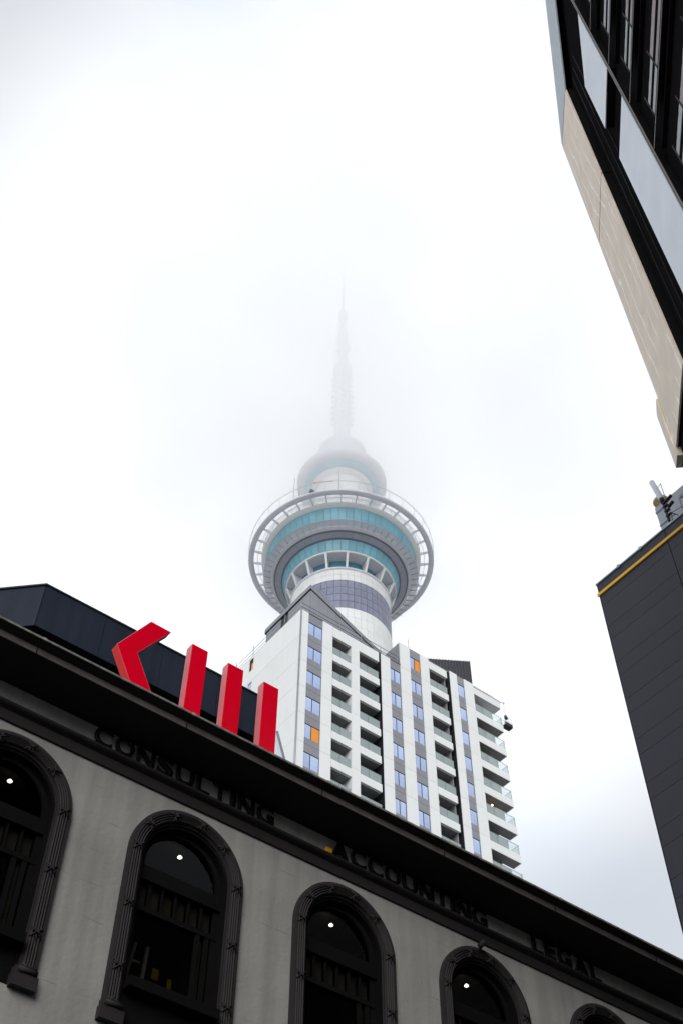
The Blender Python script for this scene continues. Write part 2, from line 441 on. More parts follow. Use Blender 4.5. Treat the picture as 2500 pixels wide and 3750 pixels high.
# window parts
def surround_mesh():
    b = MB()
    # (radius from the arch centre, y) : outer flat, reeds, inner roll, reveal
    prof = [(RO, 0.0), (RO, -0.065), (RO - 0.045, -0.070), (RO - 0.05, -0.05)]
    r = RO - 0.05
    for k in range(4):
        for j in range(1, 5):
            a = PI * j / 4
            prof.append((r - 0.034 * (0.5 - 0.5 * math.cos(a)) * 1.0, -0.05 - 0.036 * math.sin(a)))
        r -= 0.034
    prof += [(r - 0.006, -0.03), (r - 0.028, -0.035), (r - 0.034, 0.03)]
    path = [('L', ZB + 0.22), ('L', ZC)]
    rings = []
    for z in (ZB + 0.22, ZC):
        rings.append([(-rr, y, z) for rr, y in prof])
    n = 36
    for k in range(1, n):
        t = PI - PI * k / n
        rings.append([(rr * math.cos(t), y, ZC + rr * math.sin(t)) for rr, y in prof])
    for z in (ZC, ZB + 0.22):
        rings.append([(rr, y, z) for rr, y in prof])
    i = len(b.v); m = len(prof)
    for rg in rings: b.v += rg
    for a in range(len(rings) - 1):
        for j in range(m - 1):
            b.f.append((i + a * m + j, i + (a + 1) * m + j, i + (a + 1) * m + j + 1, i + a * m + j + 1)); b.sm.append(False)
    for sx in (-1, 1):       # plinth blocks
        xa, xb = sorted((sx * (RO + 0.03), sx * (RI - 0.03)))
        b.box(xa, xb, -0.10, 0.05, ZB - 0.02, ZB + 0.14)
        b.box(xa + .015, xb - .015, -0.085, 0.05, ZB + 0.14, ZB + 0.22)
    me = b.mesh('surround'); me.materials.append(M['trim']); return me
def ribbon_mesh():
    b = MB()
    for s in (-1, 1):        # two crossing ribbons and a knot
        b.tube((-0.075, -0.08, -s * 0.07), (0.0, -0.10, 0), 0.011, 5)
        b.tube((0.0, -0.105, 0), (0.075, -0.08, s * 0.07), 0.011, 5)
    b.box(-0.02, 0.02, -0.125, -0.06, -0.02, 0.02)
    b.tube((-0.02, -0.09, 0.01), (-0.075, -0.085, 0.02), 0.016, 5, 0.006)
    b.tube((0.02, -0.09, -0.01), (0.075, -0.085, -0.03), 0.016, 5, 0.006)
    b.tube((0.0, -0.09, -0.02), (0.02, -0.085, -0.12), 0.012, 5, 0.005)
    me = b.mesh('ribbon_ornament'); me.materials.append(M['trim']); return me
def scroll_mesh():
    b = MB()
    b.tube((-0.12, -0.10, 0.02), (0.12, -0.10, 0.02), 0.035, 8)
    b.tube((-0.10, -0.11, 0.07), (0.10, -0.11, 0.05), 0.022, 7)
    b.tube((-0.09, -0.10, -0.02), (-0.02, -0.12, 0.09), 0.018, 6)
    me = b.mesh('scroll_base'); me.materials.append(M['trim']); return me
SUR, RIB, SCR = surround_mesh(), ribbon_mesh(), scroll_mesh()
def arch_slab(r, zc, zb, y0, y1, n=28):
    b = MB()
    b.prism([(x, y0, z) for x, z in arch_pts(0, r, zc, zb, n)], (0, y1 - y0, 0))
    return b
def arch_bar(ro, ri, zc, zb, y0, y1, n=28):
    b = MB(); a = arch_pts(0, ro, zc, zb, n); c = arch_pts(0, ri, zc, zb, n)
    for k in range(len(a) - 1):
        q = [a[k], a[k + 1], c[k + 1], c[k]]
        b.prism([(x, y0, z) for x, z in q], (0, y1 - y0, 0))
    return b
wm = {}
def dm(key, b, m):
    me = b.mesh(key); me.materials.append(M[m]); wm[key] = me
dm('arch_frame', arch_bar(RI, RI - 0.075, ZC, 9.40, 0.10, 0.18), 'joinery')
dm('reveal', arch_bar(RI + 0.055, RI, ZC, 8.9, -0.004, 0.34), 'joinery')
dm('transom', MB().box(-RI, RI, 0.06, 0.20, 10.88, 11.09), 'joinery')
dm('lower_rail', MB().box(-RI, RI, 0.09, 0.18, 10.45, 10.52), 'joinery')
dm('sill', MB().box(-RI, RI, -0.16, 0.22, 9.27, 9.40), 'joinery')
dm('apron', MB().box(-RI, RI, 0.02, 0.2, 8.83, 9.27), 'joinery')
dm('mullion', MB().box(-0.03, 0.03, 0.10, 0.17, 9.40, 10.45), 'joinery')
dm('glazing_bar', MB().box(-0.014, 0.014, 0.11, 0.16, 10.52, 10.88), 'joinery')
dm('pane', MB().box(-0.085, 0.085, 0.13, 0.136, 10.52, 10.88), 'blind')
dm('side_pane', MB().box(-0.05, 0.05, 0.15, 0.156, 9.42, 10.40), 'blind')
dm('side_pane_small', MB().box(-0.05, 0.05, 0.15, 0.156, 10.55, 10.86), 'blind')
glassm = bpy.data.materials.new('dark window glass'); glassm.use_nodes = True
gt = glassm.node_tree; gt.nodes.clear()
go = gt.nodes.new('ShaderNodeOutputMaterial'); gm = gt.nodes.new('ShaderNodeMixShader')
gtr = gt.nodes.new('ShaderNodeBsdfTransparent'); gtr.inputs[0].default_value = (0.55, 0.55, 0.53, 1)
ggl = gt.nodes.new('ShaderNodeBsdfGlossy'); ggl.inputs['Roughness'].default_value = 0.0; ggl.inputs['Color'].default_value = (0.8, 0.82, 0.85, 1)
gm.inputs[0].default_value = 0.012
gt.links.new(gtr.outputs[0], gm.inputs[1]); gt.links.new(ggl.outputs[0], gm.inputs[2]); gt.links.new(gm.outputs[0], go.inputs[0])
M['window_glass'] = glassm
dm('glass', arch_slab(RI - 0.07, ZC, 9.4, 0.14, 0.146), 'window_glass')
for wi, cx in enumerate(WIN):
    w = put('arched_window', SUR, HB, (hx(cx), 0, 0))
    for key in ('reveal', 'arch_frame', 'transom', 'lower_rail', 'sill', 'apron', 'glass'):
        put(key, wm[key], w)
    put('mullion', wm['mullion'], w, (0.36, 0, 0)); put('mullion', wm['mullion'], w, (0.50, 0, 0))
    
    for k in range(6):
        if k in (2, 5) and wi % 2: pass
        put('pane', wm['pane'], w, (-0.52 + 0.2 * k, 0.06 + 0.002 * k, 0))
        put('glazing_bar', wm['glazing_bar'], w, (-0.42 + 0.2 * k, 0, 0))
    put('side_pane', wm['side_pane'], w, (0.44, 0.02, 0))
    for z in (11.22, 10.365, 9.50):
        for s in (-1, 1):
            put('ribbon_ornament', RIB, w, (s * 0.775, 0, z))
    for a in (48, 80, 112, 146):
        o = put('ribbon_ornament', RIB, w, (0.775 * math.cos(R(a)), 0, ZC + 0.775 * math.sin(R(a))))
        o.rotation_euler = (0, -R(a), 0)
    for s in (-1, 1):
        put('scroll_base', SCR, w, (s * 0.77, 0, ZB + 0.16))
# rooms behind
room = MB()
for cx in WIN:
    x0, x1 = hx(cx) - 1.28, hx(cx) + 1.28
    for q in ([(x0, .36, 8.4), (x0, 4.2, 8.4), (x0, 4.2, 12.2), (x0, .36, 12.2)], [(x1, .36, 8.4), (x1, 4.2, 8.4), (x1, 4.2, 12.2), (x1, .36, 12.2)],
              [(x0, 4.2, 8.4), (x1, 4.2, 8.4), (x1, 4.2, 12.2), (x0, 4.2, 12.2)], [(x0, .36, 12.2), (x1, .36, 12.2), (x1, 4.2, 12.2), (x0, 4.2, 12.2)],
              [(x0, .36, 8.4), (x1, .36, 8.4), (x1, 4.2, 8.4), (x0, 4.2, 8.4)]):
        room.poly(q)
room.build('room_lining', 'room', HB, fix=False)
# ceiling lamps seen through the lunettes
lamp_names = ['leftmost arched window, cut by the picture edge', 'arched window below the word CONSULTING', 'arched window left of the word ACCOUNTING', 'arched window below the letters TING of ACCOUNTING']
for k in range(4):
    x = 4.18 + 2.706 * k
    t = thing('ceiling_light', 'small bright round lamp inside the ' + lamp_names[k], 'lamp', (x, 12.76, 11.99), 'round lamps inside the arched windows')
    MB().lathe([(0.0, -0.020), (0.020, -0.016), (0.034, -0.004), (0.032, 0.004), (0.012, 0.026), (0.0, 0.036)], 16).build('bulb', 'lamp', t)
    MB().tube((0, 0, 0.05), (0, 0, 0.21), 0.006, 5).build('stem', 'joinery', t)
# step ladder and yellow notices inside the second window
t = thing('stepladder', 'paint splashed stepladder standing inside the arched window below CONSULTING', 'ladder', (6.18, 12.45, 9.0))
for sx in (0.0, 0.30):
    MB().prism([(sx - 0.13, 0, 0.0), (sx - 0.07, 0, 0.0), (sx * 0.6 + 0.10, 0, 1.25), (sx * 0.6 + 0.06, 0, 1.25)], (0, 0.03, 0)).build('rail', 'aluminium', t)
for k in range(4):
    MB().box(-0.08 + 0.035 * k, 0.22 - 0.01 * k, 0.03, 0.10, 0.22 + 0.26 * k, 0.25 + 0.26 * k).build('step', 'aluminium', t)
MB().tube((0.27, 0.05, 1.2), (0.42, 0.35, 0.0), 0.02, 5).build('prop', 'aluminium', t)
t = tag(MB().box(0, 0.10, 0, 0.01, 0, 0.15).build('notice', 'dim_yellow', None, (6.62, 12.6, 9.95)), 'larger yellow notice inside the arched window beside the stepladder', 'notice', 'yellow notices in the window')
t = tag(MB().box(0, 0.06, 0, 0.01, 0, 0.13).build('notice', 'dim_yellow', None, (6.86, 12.6, 9.90)), 'narrow yellow notice right of the larger one inside the same window', 'notice', 'yellow notices in the window')
t = tag(MB().lathe([(0, -.02), (.045, -.02), (.045, .10), (.03, .11), (.03, .10), (0, .10)], 12).build('pipe_stub', 'trim', None, (11.80, 11.87, 12.06)), 'short dark pipe stub sticking out above the fourth arched window', 'pipe')
t.rotation_euler = (R(50), 0, R(40))
bevel(tag(MB().box(-0.055, 0.055, -0.035, 0.035, 0, 0.085).build('ledge_box', 'yellow', None, (8.90, 11.935, 12.494)), 'small yellow box on the ledge just before the A of ACCOUNTING', 'box'), 0.012)

# lettering on the frieze
def letter_mesh(ch, w, h=0.335):
    c = bpy.data.curves.new('letter', 'FONT')
    c.body = ch; c.size = 1.0; c.extrude = 0.0; c.offset = 0.020; c.resolution_u = 5
    o = bpy.data.objects.new('tmp', c); COL.objects.link(o)
    dg = bpy.context.evaluated_depsgraph_get()
    me = bpy.data.meshes.new_from_object(o.evaluated_get(dg))
    bpy.data.objects.remove(o); bpy.data.curves.remove(c)
    xs = [v.co.x for v in me.vertices]; ys = [v.co.y for v in me.vertices]
    x0, x1, y0, y1 = min(xs), max(xs), min(ys), max(ys)
    import bmesh
    bm = bmesh.new(); bm.from_mesh(me)
    for v in bm.verts:
        v.co = Vector(((v.co.x - x0) / (x1 - x0) * w, 0, (v.co.y - y0) / (y1 - y0) * h))
    bmesh.ops.dissolve_limit(bm, angle_limit=0.01, verts=bm.verts, edges=bm.edges)
    r = bmesh.ops.extrude_face_region(bm, geom=bm.faces[:])
    for v in [e for e in r['geom'] if isinstance(e, bmesh.types.BMVert)]:
        v.co.y += 0.028
    bmesh.ops.recalc_face_normals(bm, faces=bm.faces)
    bm.to_mesh(me); bm.free()
    me.materials.clear(); me.materials.append(M['letter'])
    me.name = 'letter'
    return me
LW = {'C': .285, 'O': .30, 'N': .285, 'S': .265, 'U': .30, 'L': .225, 'T': .265, 'I': .085, 'G': .30, 'A': .33, 'E': .235}
LC = {}
def lettering(word, x0, x1, label):
    t = thing('lettering_sign', label, 'lettering', (x0, 11.925, 12.490), 'raised words along the frieze')
    tot = sum(LW[c] for c in word); gap = ((x1 - x0) - tot) / (len(word) - 1)
    x = 0
    for c in word:
        if c not in LC: LC[c] = letter_mesh(c, LW[c])
        put('letter', LC[c], t, (x, 0, 0)); x += LW[c] + gap
lettering('CONSULTING', 4.885, 7.90, 'raised black letters reading CONSULTING on the frieze')
lettering('ACCOUNTING', 8.96, 12.07, 'raised black letters reading ACCOUNTING on the frieze')
lettering('LEGAL', 13.06, 14.62, 'raised black letters reading LEGAL on the frieze')

# red sign on the eave
RS = thing('red_sign', 'big red sign of a bent chevron and three upright bars on the roof edge', 'sign', (6.0, 11.5, 12.992))
zz = lambda z: z - 12.992
xx = lambda x: x - 6.0
o = MB().prism([(xx(5.2), 0, zz(14.72)), (xx(5.555), 0, zz(14.715)), (xx(5.08), 0, zz(13.98)), (xx(5.62), 0, 0.0), (xx(5.265), 0, 0.0), (xx(4.74), 0, zz(13.95))], (0, 0.155, 0)).build('chevron', 'red', RS); bevel(o, 0.006)
d_ = Vector((5.265 - 4.74, 0, -(13.95 - 12.992))); n_ = Vector((-0.958, 0, -0.525)).normalized() * 0.004
MB().prism([(xx(4.74) + .003, 0.006, zz(13.95) - .006), (xx(4.74) + .003, 0.149, zz(13.95) - .006), (xx(5.265) - .003, 0.149, 0.006), (xx(5.265) - .003, 0.006, 0.006)], tuple(n_)).build('side_return', 'bright_red', RS)
for x in (5.94, 6.60, 7.27):
    o = MB().box(xx(x), xx(x) + 0.285, 0, 0.155, 0, zz(14.715)).build('bar', 'red', RS); bevel(o, 0.006)
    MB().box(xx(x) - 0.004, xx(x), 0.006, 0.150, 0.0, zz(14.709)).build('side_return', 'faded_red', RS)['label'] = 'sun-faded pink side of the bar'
    for sx in (0.07, 0.215):
        MB().tube((xx(x) + sx, 0.15, 0.25), (xx(x) + sx, 0.75, 0.0), 0.014, 6).build('stay', 'black_steel', RS)

# dark metal clad plant room on the roof behind the sign
RX = thing('rooftop_extension', 'long charcoal clad plant room on the roof behind the red sign', 'roof structure', (4.27, 14.0, 12.99))
foot = [(0, 0), (4.72, 0), (4.72, 4.5), (-1.3, 4.5), (-1.3, 1.3)]
zb, zt = 16.13 - 12.99, 17.12 - 12.99
def wallseg(p, q, z0, z1, out=0.0, th=0.03):
    p = Vector((*p, 0)); q = Vector((*q, 0)); d = (q - p).normalized(); n = Vector((d.y, -d.x, 0))
    a = p + n * out; b_ = q + n * out
    return MB().prism([(a.x, a.y, z0), (b_.x, b_.y, z0), (b_.x, b_.y, z1), (a.x, a.y, z1)], tuple(n * th))
MB().prism([(x + (0.03 if x < 1 else -0.03), y + 0.03, zb + 0.02) for x, y in foot], (0, 0, zt - zb - 0.04)).build('upper_volume', 'charcoal_clad', RX)
xs = [0, 1.2, 2.4, 3.6, 4.72]
for a, b_ in zip(xs, xs[1:]):
    wallseg((a + .004, 0), (b_ - .004, 0), zb, zt, -0.025, 0.025).build('cladding_panel', 'charcoal_clad', RX)
wallseg((-1.3, 1.3), (-0.01, 0.01), zb, zt, -0.025, 0.025).build('cladding_panel', 'charcoal_clad', RX)
MB().prism([(x * 0.985 + 0.12, y + 0.18, 0.0) for x, y in foot], (0, 0, zb + 0.02)).build('recessed_base', 'black_steel', RX)
cap = MB().prism([(x + (-0.02 if x < 1 else 0.02), y - 0.02, zt) for x, y in foot], (0, 0, 0.035)).build('coping', 'black_steel', RX)

# pale sloping roof just right of the last bar
t = thing('grey_annex', 'pale grey gable of a low annex between the last red bar and the apartment block', 'building', (26.0, 40.0, 0))
MB().prism([(-4, 0, 0), (1.9, 0, 0), (1.9, 0, 39.5), (0.27, 0, 44.15), (-4, 0, 44.15)], (0, 6, 0)).build('wall', 'panel_white', t)
MB().prism([(1.9, -0.08, 39.5), (1.98, -0.08, 39.55), (0.36, -0.08, 44.2), (0.27, -0.08, 44.15)], (0, 6.2, 0)).build('roof_edge', 'pent', t)

# ------------------------------------------------------------------ apartment block (facade on y = 60)
AX, AY = 41.26, 60.0
AP = thing('apartment_block', 'tall white apartment block with grey window strips and stacked balconies', 'building', (AX, AY, 0))
ax = lambda x: x - AX
J = lambda k: 77.74 - 3.0 * k
K0, K1 = 0, 9
ZL = J(K1) - 3.0
shared = {}
def cuboid(name, key, m, parent, x0, x1, y0, y1, z0, z1):
    """box sharing mesh data between alike pieces; its origin is its lower front left corner"""
    if key not in shared:
        me = MB().box(0, x1 - x0, 0, y1 - y0, 0, z1 - z0).mesh(name); me.materials.append(M[m]); shared[key] = me
    return put(name, shared[key], parent, (x0, y0, z0))
# solid cores
core = MB()
core.box(ax(41.32), ax(44.80), 0.10, 11.0, 0, 80.9)
core.box(ax(44.80), ax(50.12), 1.75, 11.0, 0, 80.9)
core.box(ax(50.35), ax(52.74), 0.10, 11.0, 0, 80.9)
core.box(ax(52.76), ax(56.32), 0.10, 12.0, 0, 83.86)
core.box(ax(56.32), ax(58.62), 1.75, 12.0, 0, 83.86)
core.box(ax(58.97), ax(62.02), 0.10, 12.0, 0, 83.86)
core.box(ax(50.12), ax(50.35), 1.2, 11.0, 0, 80.85)
core.box(ax(58.62), ax(58.97), 1.2, 12.0, 0, 83.8)
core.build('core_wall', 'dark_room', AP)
pillars = [(41.36, 42.09, 80.98), (43.70, 44.80, 80.98), (50.35, 51.46, 80.98), (52.73, 53.95, 83.95), (55.27, 56.33, 83.95), (58.97, 59.92, 83.98), (60.86, 62.05, 83.98)]
for x0, x1, top in pillars:
    zs = [top] + [J(k) for k in range(-1 if top > 82 else 0, K1 + 1)] + [ZL]
    for a, b_ in zip(zs, zs[1:]):
        cuboid('facade_panel', ('pil', x0, round(a - b_, 2)), 'white_panel', AP, ax(x0), ax(x1), -0.06, 0.09, b_ + 0.012, a - 0.012)
# black strips standing for the shade in the gaps beside the proud pillars
for x0, top in ((50.30, 80.97), (58.90, 83.95)):
    MB().box(ax(x0), ax(x0) + 0.04, -0.055, 1.2, ZL, top).build('side_reveal', 'black_steel', AP)
# left flank, one panel per storey with two small windows
yb = 11.2
zs = [81.0] + [J(k) for k in range(0, K1 + 1)] + [ZL]
for i, (a, b_) in enumerate(zip(zs, zs[1:])):
    b0, a0 = b_ + 0.012, a - 0.012
    hole = None
    if i == 0: hole = (7.33, 7.98, 79.16, 80.70)
    if i == 1: hole = (7.33, 7.98, 76.1, 77.62)
    if hole and i == 0:
        y0, y1, z0, z1 = hole
        mb = MB().box(0.0, 0.06, 0.05, y0, b0, a0).box(0.0, 0.06, y1, yb, b0, a0).box(0.0, 0.06, y0, y1, b0, z0).box(0.0, 0.06, y0, y1, z1, a0)
    elif hole:
        y0, y1, z0, z1 = hole
        mb = MB().box(0.0, 0.06, 0.05, y0, b0, a0).box(0.0, 0.06, y1, yb, b0, a0).box(0.0, 0.06, y0, y1, b0, z0).box(0.0, 0.06, y0, y1, z1, a0)
    else:
        mb = MB().box(0.0, 0.06, 0.05, yb, b0, a0)
    mb.build('flank_panel', 'white_panel', AP)
for z0, z1, orange in ((79.16, 80.70, True), (76.1, 77.62, False)):
    w = MB().box(0.05, 0.30, 7.33, 7.36, z0, z1).box(0.05, 0.30, 7.95, 7.98, z0, z1).box(0.05, 0.30, 7.36, 7.95, z1 - .03, z1).box(0.05, 0.30, 7.36, 7.95, z0, z0 + .03).build('flank_window', 'black_steel', AP)
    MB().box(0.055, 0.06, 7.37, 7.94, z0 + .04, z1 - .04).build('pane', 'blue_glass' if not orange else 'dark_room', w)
    if orange: MB().box(0.050, 0.054, 7.4, 7.7, z0 + .1, z0 + .95).build('board', 'orange', w)
MB().tube((-0.01, -0.08, ZL), (-0.01, -0.08, 80.9), 0.075, 8).build('downpipe', 'steel', AP)
# spandrels and windows
def window_col(x0, x1, kt, two=True, orange=None):
    for k in range(kt, K1 + 1):
        zt_, zb_ = J(k) + 2.17, J(k) + 0.65
        top = J(k - 1) if k > kt else J(k - 1) + 0.22
        cuboid('spandrel_panel', ('spu', x0, round(top - zt_, 2)), 'grey_panel', AP, ax(x0), ax(x1), -0.005, 0.09, zt_, top - 0.014)
        cuboid('spandrel_panel', ('spl', x0), 'grey_panel', AP, ax(x0), ax(x1), -0.005, 0.09, J(k) + 0.014, zb_)
        key = ('win', x0)
        if key not in shared:
            b = MB(); w_ = x1 - x0; h = zt_ - zb_; f_ = 0.035
            b.box(0, w_, 0.02, 0.09, h - f_, h).box(0, w_, 0.02, 0.09, 0, f_).box(0, f_, 0.02, 0.09, f_, h - f_).box(w_ - f_, w_, 0.02, 0.09, f_, h - f_)
            if two: b.box(w_ * .45 - .025, w_ * .45 + .025, 0.02, 0.09, f_, h - f_)
            me = b.mesh('window'); me.materials.append(M['black_steel']); shared[key] = me
        w = put('window', shared[key], AP, (ax(x0), 0, zb_))
        w_ = x1 - x0; h = zt_ - zb_
        spans = [(0.035, w_ * .45 - .025), (w_ * .45 + .025, w_ - 0.035)] if two else [(0.035, w_ - 0.035)]
        for j, (a, b_) in enumerate(spans):
            o = cuboid('pane', ('pane', x0, j), 'blue_glass', w, a, b_, 0.045, 0.055, 0.035, h - 0.035)
            if orange == k and j == 1:
                o.data = o.data.copy(); o.data.materials.clear(); o.data.materials.append(M['orange']); o['label'] = 'orange board behind the pane'
window_col(42.10, 43.69, 0, orange=4)
window_col(51.47, 52.70, 0)
window_col(53.96, 55.26, -1, orange=-1)
window_col(59.94, 60.85, -1, two=False)
# balcony bays
def bay(x0, x1, kt, top):
    MB().box(ax(x0) + .02, ax(x1) - .02, -0.05, 0.22, J(kt) + 1.97, top).build('parapet_band', 'white_panel', AP)
    for k in range(kt, K1 + 1):
        z = J(k)
        bal = cuboid('balcony', ('balc', x0), 'white_panel', AP, ax(x0) + .02, ax(x1) - .02, -0.05, 0.20, z - 1.03, z - 0.23)
        wv = x1 - x0
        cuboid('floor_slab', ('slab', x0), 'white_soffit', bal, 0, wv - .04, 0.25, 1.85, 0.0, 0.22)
        for j, (a, b_) in enumerate(((0.02, wv * .42), (wv * .42 + .03, wv - .06))):
            cuboid('glass_pane', ('bg', x0, j), 'balcony_glass', bal, a, b_, 0.10, 0.115, 0.80, 1.76)
        cuboid('handrail', ('hr', x0), 'steel', bal, 0.0, wv - .04, 0.095, 0.125, 1.76, 1.79)
        cuboid('ceiling', ('ce', x0), 'white_soffit', bal, 0, wv - .04, 0.255, 1.85, 3.0, 2.995) if False else None
def balcony_door(x0, x1, k, y):
    z = J(k) - 0.22; wv = x1 - x0
    d = cuboid('balcony_door', ('bdf', round(wv, 2)), 'steel', AP, ax(x0) + .06, ax(x1) - .06, y, y + .04, z, z + 2.15)
    n_ = 3; w_ = (wv - .12) / n_
    for j in range(n_):
        cuboid('pane', ('bdp', round(wv, 2)), 'teal_dark' if random.random() < .6 else 'blue_glass', d, .04 + j * w_, (j + 1) * w_ - .02, -.012, -.002, .08, 2.08)
    if random.random() < .55:
        c0 = random.uniform(.1, wv * .5)
        cuboid('curtain', ('crt', round(wv, 2)), 'plaster', d, c0, c0 + .45, -.026, -.014, .08, 2.06)
for k in range(0, K1 + 1):
    balcony_door(44.90, 46.90, k, 1.68); balcony_door(47.85, 50.05, k, 1.68)
for k in range(-1, K1 + 1):
    balcony_door(56.40, 58.45, k, 1.68)
bay(44.81, 46.96, 0, 80.95)
bay(47.82, 50.14, 0, 80.95)
bay(56.34, 58.62, -1, 83.66)
# top soffits of the bays, rib between the first two bays, recess side walls
for x0, x1, z in ((44.81, 46.96, 79.71), (47.82, 50.14, 79.71), (56.34, 58.62, 82.71)):
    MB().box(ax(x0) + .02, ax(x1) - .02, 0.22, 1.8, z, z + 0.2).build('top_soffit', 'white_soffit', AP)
for k in range(-1, K1 + 1):
    zt_ = J(k) + 0.0
    if k >= 0:
        cuboid('facade_panel', ('rib',), 'white_panel', AP, ax(46.95), ax(47.83), -0.06, 1.8, J(k) - 2.99, J(k) - 0.01)
MB().box(ax(46.95), ax(47.83), -0.06, 1.8, J(0) + .01, 80.95).build('facade_panel', 'white_panel', AP)
for x0, top in ((44.78, 80.8), (56.31, 83.6)):
    MB().box(ax(x0), ax(x0) + .06, 0.09, 1.8, ZL, top).build('recess_wall', 'white_soffit', AP)
MB().box(ax(58.50), ax(58.60), 0.25, 1.5, ZL, 83.5).build('recess_wall', 'white_soffit', AP)
# end bay with wrap-round balconies
MB().box(ax(62.04), ax(65.62), -0.02, 1.0, 82.76, 83.66).build('roof_slab', 'white_panel', AP)
MB().box(ax(62.04), ax(65.72), -0.06, 1.05, 83.66, 83.72).build('roof_flashing', 'steel', AP)
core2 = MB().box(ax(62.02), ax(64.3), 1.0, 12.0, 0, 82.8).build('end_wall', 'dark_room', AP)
for k in range(-1, K1 + 1):
    z = J(k) - 1.02
    bal = cuboid('balcony', ('ebal',), 'white_panel', AP, ax(62.06), ax(65.64), -0.02, 1.0, z, z + 0.84)
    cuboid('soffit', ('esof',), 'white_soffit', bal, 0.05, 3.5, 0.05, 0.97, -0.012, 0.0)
    for j, (a, b_) in enumerate(((0.02, 0.97), (1.0, 2.25), (2.29, 3.52))):
        cuboid('glass_pane', ('eg', j), 'balcony_glass' if j < 2 else 'clear_glass', bal, a, b_, 0.08, 0.095, 0.84, 1.86)
    cuboid('glass_pane', ('eg', 3), 'clear_glass', bal, 3.50, 3.515, 0.1, 0.95, 0.84, 1.86)
    cuboid('glass_pane', ('eg', 4), 'clear_glass', bal, 2.29, 3.5, 0.95, 0.965, 0.84, 1.86)
    cuboid('handrail', ('ehr',), 'steel', bal, 0.0, 3.54, 0.07, 0.105, 1.86, 1.90)
    cuboid('handrail', ('ehr2',), 'steel', bal, 3.49, 3.53, 0.105, 0.98, 1.86, 1.90)
    cuboid('glazing_post', ('ep1',), 'steel', bal, 2.25, 2.29, 0.07, 0.105, 0.84, 1.86)
    cuboid('glazing_post', ('ep2',), 'steel', bal, 3.50, 3.535, 0.07, 0.105, 0.84, 1.86)
    cuboid('curtain_edge', ('cur',), 'white_panel', bal, 2.0, 2.12, 0.9, 0.98, 0.9, 1.7)
# upper box flank and copings
MB().box(ax(52.70), ax(52.75), 0.02, 12, 80.98, 83.93).build('flank_panel', 'grey_panel', AP)
MB().box(ax(41.28), ax(52.72), -0.08, 0.02, 80.98, 81.03).build('coping', 'steel', AP)
MB().box(ax(41.26), ax(41.34), 0.0, 11.2, 81.0, 81.05).build('coping', 'steel', AP)
MB().box(ax(56.35), ax(58.9), -0.07, 0.2, 83.67, 83.74).build('coping', 'steel', AP)
# penthouse with oversailing cap
pd = Vector((0.96744173, 0.25309384, 0)); pn = Vector((0.25309384, -0.96744173, 0))
P0 = Vector((ax(42.5), 0.42, 0)); PR = P0 + pd * 12.6; PL = P0 + Vector((0, 7.35, 0))
base = [P0 + Vector((0.16, 0.16, 0)), PR + Vector((0, .15, 0)), PR + Vector((0, 6, 0)), PL + Vector((0.16, -0.1, 0))]
MB().prism([(p.x, p.y, 80.9) for p in base], (0, 0, 4.15)).build('penthouse_core', 'black_steel', AP)
capb = [P0, PR, PR + Vector((0, 6.3, 0)), PL]
o = MB().prism([(p.x, p.y, 85.06) for p in capb], (0, 0, 0.5)).build('penthouse_cap', 'pent', AP)
o = MB().prism([(p.x + .03, p.y + .04, 84.98) for p in capb], (0, 0, 0.079)).build('penthouse_shadow_gap', 'black_steel', AP)
L = 12.6; n = 10
for i in range(n):
    a = P0 + Vector((0.14, 0.14, 0)) + pd * (L * i / n + .012); b_ = P0 + Vector((0.14, 0.14, 0)) + pd * (L * (i + 1) / n - .012)
    MB().prism([(a.x, a.y, 80.9), (b_.x, b_.y, 80.9), (b_.x, b_.y, 84.98), (a.x, a.y, 84.98)], tuple(pn * 0.03)).build('penthouse_panel', 'pent', AP)
n = 6
for i in range(n):
    a = P0 + Vector((0.15, 0.15 + 7.0 * i / n + .012, 0)); b_ = P0 + Vector((0.15, 0.15 + 7.0 * (i + 1) / n - .012, 0))
    if i == 3: continue
    MB().prism([(a.x, a.y, 80.9), (b_.x, b_.y, 80.9), (b_.x, b_.y, 84.98), (a.x, a.y, 84.98)], (-0.03, 0, 0)).build('penthouse_panel', 'pent', AP)
# roof edge railing
rail = []
for z in (0.45, 0.95):
    MB().tube((0.05, 0.05, 81.0 + z), (ax(52.6), 0.05, 81.0 + z), 0.022, 5).build('roof_rail', 'black_steel', AP)
    MB().tube((0.05, 0.05, 81.0 + z), (0.05, 11.0, 81.0 + z), 0.022, 5).build('roof_rail', 'steel', AP)
for x in (0.05, 1.9, 4.4, 6.9, 9.2, 11.2):
    MB().tube((x, 0.05, 80.98), (x, 0.05, 82.1), 0.028, 5).build('rail_post', 'steel', AP)
for y in (2.6, 5.0, 7.6, 10.4):
    MB().tube((0.05, y, 81.0), (0.05, y, 82.5), 0.028, 5).build('rail_post', 'steel', AP)
MB().tube((ax(54.2), 0.3, 83.9), (ax(54.2), 0.3, 85.6), 0.03, 5).build('rail_post', 'steel', AP)
for x in (62.3, 63.2, 64.1, 65.0):
    MB().tube((ax(x), 0.2, 83.7), (ax(x), 0.2, 84.15), 0.02, 5).build('rail_post', 'steel', AP)
MB().tube((ax(62.1), 0.2, 84.15), (ax(64.9), 0.2, 84.15), 0.02, 5).build('roof_rail', 'steel', AP)
